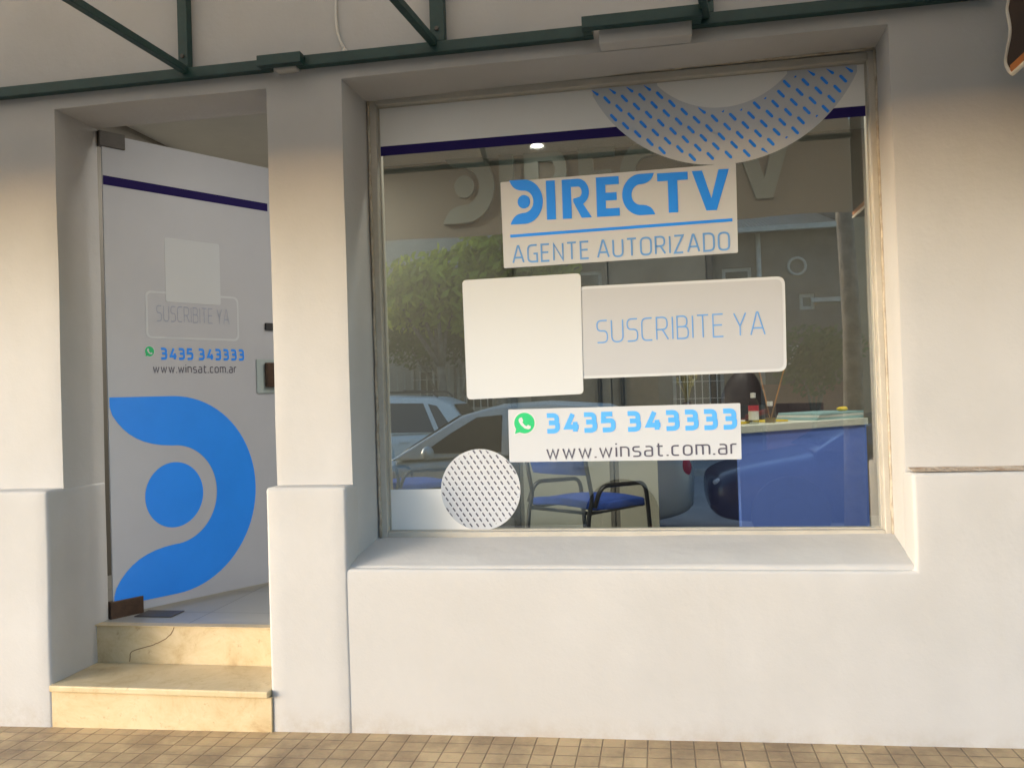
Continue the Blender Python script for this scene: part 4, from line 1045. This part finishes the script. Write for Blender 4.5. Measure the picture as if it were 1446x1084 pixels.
    for xa, xb, za in ((fx+.03, fx+.12, .34), (rx-.12, rx-.03, .38)):
        bm = BM(); box(bm, xa, xb, -hw*.62, hw*.62, za, za+.16); link('bumper', bm, M['plastic'], t, bevel=.02)
    if rack:
        for s in (-1, 1):
            bm = BM(); tube(bm, smooth_path([(fx+2.0, s*hw*.62, Ht+.0), (fx+2.1, s*hw*.62, Ht+.075), (rr_-.5, s*hw*.62, Ht+.065), (rr_-.4, s*hw*.62, Ht-.03)], .08), .018, 8); link('roof_rail', bm, M['plastic'], t, smooth=True)
        for x in (-.1, .9):
            bm = BM(); bar(bm, (x, -hw*.66, Ht+.09), (x, hw*.66, Ht+.09), .05, .025); link('roof_bar', bm, M['plastic'], t)
    return t
tail = mir(980, 660, -4.3)
make_car('silver hatchback parked at the kerb, mirrored in the shop window', (tail.x-2.0, -5.15, -.118), 0, M['silver'], 4.05, 1.70, 1.44)
nose = mir(993, 690, -4.3)
M['navypaint'] = mat('navy_paint', (.012, .012, .035), .22, spec=.7)
make_car('dark navy car parked behind the silver one, mirrored low in the window', (nose.x+2.05, -5.15, -.118), 0, M['navypaint'], 4.0, 1.70, 1.30, rim='plastic')
q = mir(668, 600, -9.8)
make_car('pale grey car with roof rack parked across the street, mirrored in the window', (q.x-2.1, -10.5, -.118), 0, M['palepaint'], 4.3, 1.75, 1.58, rack=True, wagon=True)

def crown_mesh(cs, nleaf, size, seed):
    rnd = random.Random(seed); bm = BM()
    for (c, r) in cs:
        c = Vector(c)
        for _ in range(int(nleaf*r*r)):
            d = Vector((rnd.gauss(0, 1), rnd.gauss(0, 1), rnd.gauss(0, 1))).normalized()*r*(rnd.random()**.45)
            p = c + Vector((d.x, d.y, d.z*.8)); s = size*rnd.uniform(.6, 1.3)
            a = Vector((rnd.gauss(0, 1), rnd.gauss(0, 1), rnd.gauss(0, 1))).normalized(); b = a.orthogonal().normalized(); k = a.cross(b)
            bm.faces.new([bm.verts.new(p + b*s), bm.verts.new(p + k*s*.45), bm.verts.new(p - b*s), bm.verts.new(p - k*s*.45)])
    return bm
def make_tree(name, label, cat, base, h0, rt, clumps, leaf, nleaf, size, seed, group=None):
    t = thing(name, label, cat, base, group=group)
    rnd = random.Random(seed); bm = BM()
    tube(bm, [(0, 0, -.05), (.03, .01, h0*.5), (-.02, 0, h0)], rt, 12, rad=[rt*1.25, rt, rt*.8])
    for c, r in clumps:
        c = Vector(c); mid = Vector((0, 0, h0)).lerp(c, .5) + Vector((rnd.uniform(-.1, .1), rnd.uniform(-.1, .1), .1))
        tube(bm, [(0, 0, h0-.05), mid, c], rt*.4, 7, rad=[rt*.55, rt*.35, rt*.15])
    link('trunk', bm, M['bark'], t, smooth=True)
    link('crown', crown_mesh(clumps, nleaf, size, seed), leaf, t)
    return t
def rel(base, pts): return [(Vector(p)-Vector(base), r) for p, r in pts]
TG = 'trees across the street'
b_ = Vector((mir(600, 500, -10.8).x, -12.0, .02))
cl = [(mir(585, 400, -12), .75), (mir(620, 395, -11.6), .8), (mir(600, 430, -12.2), .8), (mir(560, 420, -11.8), .8), (mir(640, 440, -12.0), .6)]
make_tree('street_tree', 'bushy tree mirrored at the left edge of the window', 'tree', b_, 2.0, .10, rel(b_, cl), M['leafa'], 620, .13, 3, TG)
b_ = Vector((mir(700, 500, -11.9).x, -12.2, .02))
cl = [(mir(690, 365, -12), .8), (mir(720, 350, -12.3), .9), (mir(670, 400, -11.9), .7), (mir(740, 400, -12.4), .9), (mir(700, 430, -12.0), .7), (mir(770, 380, -12.6), .7)]
make_tree('street_tree', 'yellow green tree mirrored beside the brand sign', 'tree', b_, 2.2, .12, rel(b_, cl), M['leafa'], 620, .13, 4, TG)
b_ = Vector((mir(1150, 500, -12.4).x, -12.6, .02))
cl = [(mir(1140, 490, -12.5), .55), (mir(1165, 505, -12.5), .6), (mir(1120, 515, -12.6), .5), (mir(1185, 490, -12.6), .5), (mir(1150, 530, -12.5), .5)]
make_tree('bush', 'dark green bush mirrored right of the long grey sign', 'bush', b_, .7, .06, rel(b_, cl), M['leafb'], 1900, .06, 5)
b_ = Vector((mir(640, 470, -13).x, -13.0, .02))
cl = [(mir(590, 480, -13), .8), (mir(640, 470, -13.2), .9), (mir(690, 480, -13.1), .8), (mir(560, 460, -13.2), .8)]
make_tree('hedge_shrub', 'dark shrub mirrored below the two bright trees', 'shrub', b_, .8, .08, rel(b_, cl), M['leafb'], 1700, .065, 6)
# tree on the near pavement: its trunk shows as a pale upright at the right of the window
tb = mir(1204, 640, -3.45); b_ = Vector((tb.x, -3.45, pz(tb.x)))
cl = [((b_.x, -3.6, 4.6), .9), ((b_.x+.8, -3.3, 4.9), .8), ((b_.x-.6, -3.9, 5.0), .8), ((b_.x+.2, -4.3, 5.3), .9)]
make_tree('street_tree', 'pale bare tree trunk by the kerb, mirrored at the right of the window', 'tree', b_, 3.6, .075, rel(b_, cl), M['leafb'], 900, .08, 8, TG)

def facade(name, label, x0, x1, y, h, mtl, roofm, wins, doors=(), depth=6, ringw=None, parapet=.0, grille=()):
    t = thing(name, label, 'building', ((x0+x1)/2, y, 0)); ox = (x0+x1)/2
    X = lambda x: x-ox
    ops = [(X(a), X(b), c, d) for a, b, c, d in list(wins)+list(doors)]
    keysx = [k for o in ops for k in o[:2]]; keysz = [k for o in ops for k in o[2:]]
    xs = lines(X(x0), X(x1), 1.2, keysx); zs = lines(0, h, 1.2, keysz)
    sol = lambda x, z: not any(a < x < b and c < z < d for a, b, c, d in ops)
    link('wall', slab(xs, zs, sol, 0, -.25, ny=1, amp=0), mtl, t)
    bm = BM(); box(bm, X(x0), X(x1), -depth, -.252, 0, h-.3); link('back_wall', bm, M['darkopen'], t)
    for i, (a, b, c, d) in enumerate(ops):
        fm = BM(); fr(fm, (a+.003, b-.003, c+.003, d-.003), 0, -.14, -.06, .07, .07, .07, .07); f = link('window', fm, M['kerb'] if i < len(wins) else M['woodshut'], t)
        bm = BM(); bm.faces.new([bm.verts.new(p) for p in ((a+.07, -.10, c+.07), (b-.07, -.10, c+.07), (b-.07, -.10, d-.07), (a+.07, -.10, d-.07))])
        link('pane', bm, M['darkopen'] if i < len(wins) else M['woodshut'], f)
        if i in grille:
            bm = BM(); n = max(3, int((b-a)/.14))
            for k in range(1, n): bar(bm, (a+(b-a)*k/n, .02, c), (a+(b-a)*k/n, .02, d), .018, .018)
            for z in (c+(d-c)*.3, c+(d-c)*.7): bar(bm, (a, .032, z), (b, .032, z), .02, .012)
            link('grille', bm, M['whiteiron'], t)
    if ringw:
        bm = BM(); x, z, r = X(ringw[0]), ringw[1], ringw[2]
        tube(bm, [(x+r*math.cos(2*PI*i/28), .02, z+r*math.sin(2*PI*i/28)) for i in range(29)], .028, 8, cap=False); link('ring', bm, M['kerb'], t, smooth=True)
    if ringw:
        px_ = X(ringw[0])-.75; bm = BM(); tube(bm, [(px_, .05, .1), (px_, .05, h-.05)], .05, 10); link('downpipe', bm, M['kerb'], t, smooth=True)
        bm = BM(); box(bm, X(ringw[0])+.25, X(x1)-.02, .002, .05, ringw[1]-.75, ringw[1]-.66); link('ledge', bm, M['kerb'], t)
        bm = BM(); box(bm, X(ringw[0])-.35, X(ringw[0])+.15, .002, .26, ringw[1]-2.0, ringw[1]-1.62); link('air_conditioner', bm, M['whiteiron'], t, bevel=.02)
    bm = BM()
    if roofm:
        f = [bm.verts.new(p) for p in ((X(x0)-.1, .35, h), (X(x1)+.1, .35, h), (X(x1)+.1, -3.2, h+1.0), (X(x0)-.1, -3.2, h+1.0))]; bm.faces.new(f)
        bmesh.ops.solidify(bm, geom=bm.faces[:], thickness=.06); link('roof', bm, roofm, t)
        bm = BM(); bar(bm, (X(x0)-.1, .40, h-.02), (X(x1)+.1, .40, h-.02), .12, .1); link('gutter', bm, M['kerb'], t)
    else:
        box(bm, X(x0)-.03, X(x1)+.03, -.3, .06, h+.002, h+.14); link('cornice', bm, mtl, t)
    return t
FY = -14.0
wx = lambda px, py=400: mir(px, py, FY).x
wz = lambda py, px=1000: mir(px, py, FY).z
xm = wx(745)
zr = wz(325, 1110)
facade('house', 'dark rendered house with a pale corrugated roof, mirrored right of the brand sign', xm, wx(1188), FY, zr, M['dark_stucco'], M['roof'],
       [(wx(1020), wx(1062), wz(455), wz(378, 1040)), (wx(945), wx(1018), wz(580), wz(520)), (wx(1128), wx(1150), wz(437, 1140), wz(414, 1140)), (wx(770), wx(850), wz(500), wz(384, 810))],
       [(wx(880), wx(925), .02, wz(480))], ringw=(wx(1126), wz(376, 1126), .17), grille=(1,))
facade('house', 'pale stucco house mirrored behind the two bright trees', wx(745)-4.8, xm-.02, FY-.3, wz(322, 650)+1.6, M['pale_stucco'], None,
       [(wx(575), wx(612), wz(560), wz(505)), (wx(640), wx(690), wz(570), wz(500))], grille=(0, 1))
facade('house', 'ochre stucco house mirrored behind the pale tree trunk', wx(1188)+.02, wx(1188)+9, FY-.2, wz(330, 1190)+2.2, M['ochre_stucco'], None,
       [(wx(1188)+1.2, wx(1188)+2.6, 1.0, 2.4), (wx(1188)+4.6, wx(1188)+6.0, 1.0, 2.4)], [(wx(1188)+3.1, wx(1188)+4.1, .02, 2.3)], grille=(0, 1))
bm = BM(); xa, xb = wx(1068), wx(1186); box(bm, xa, xb, -13.3, -13.1, 0, mir(1130, 548, -13.1).z)
box(bm, xa-.05, xb+.05, -13.34, -13.06, mir(1130, 548, -13.1).z+.002, mir(1130, 545, -13.1).z+.05)
link('garden_wall', bm, M['redwall'], None, label='low reddish garden wall mirrored under the dark green bush', cat='wall')
# low fence across the street at the left
fc = thing('fence', 'grey vertical bar fence mirrored above the parked cars at the left', 'fence', (0, 0, 0))
fa, fb = mir(548, 520, -13.2), mir(660, 520, -13.2)
bm = BM(); box(bm, fa.x-3, fb.x, -13.25, -13.12, 0, .55); link('base_wall', bm, M['pale_stucco'], fc)
bm = BM(); k = fa.x-3
while k < fb.x: bar(bm, (k, -13.18, .55), (k, -13.18, mir(600, 515, -13.2).z), .025, .025); k += .16
for z in (.75, mir(600, 517, -13.2).z): bar(bm, (fa.x-3, -13.15, z), (fb.x, -13.15, z), .03, .03)
link('bars', bm, M['kerb'], fc)
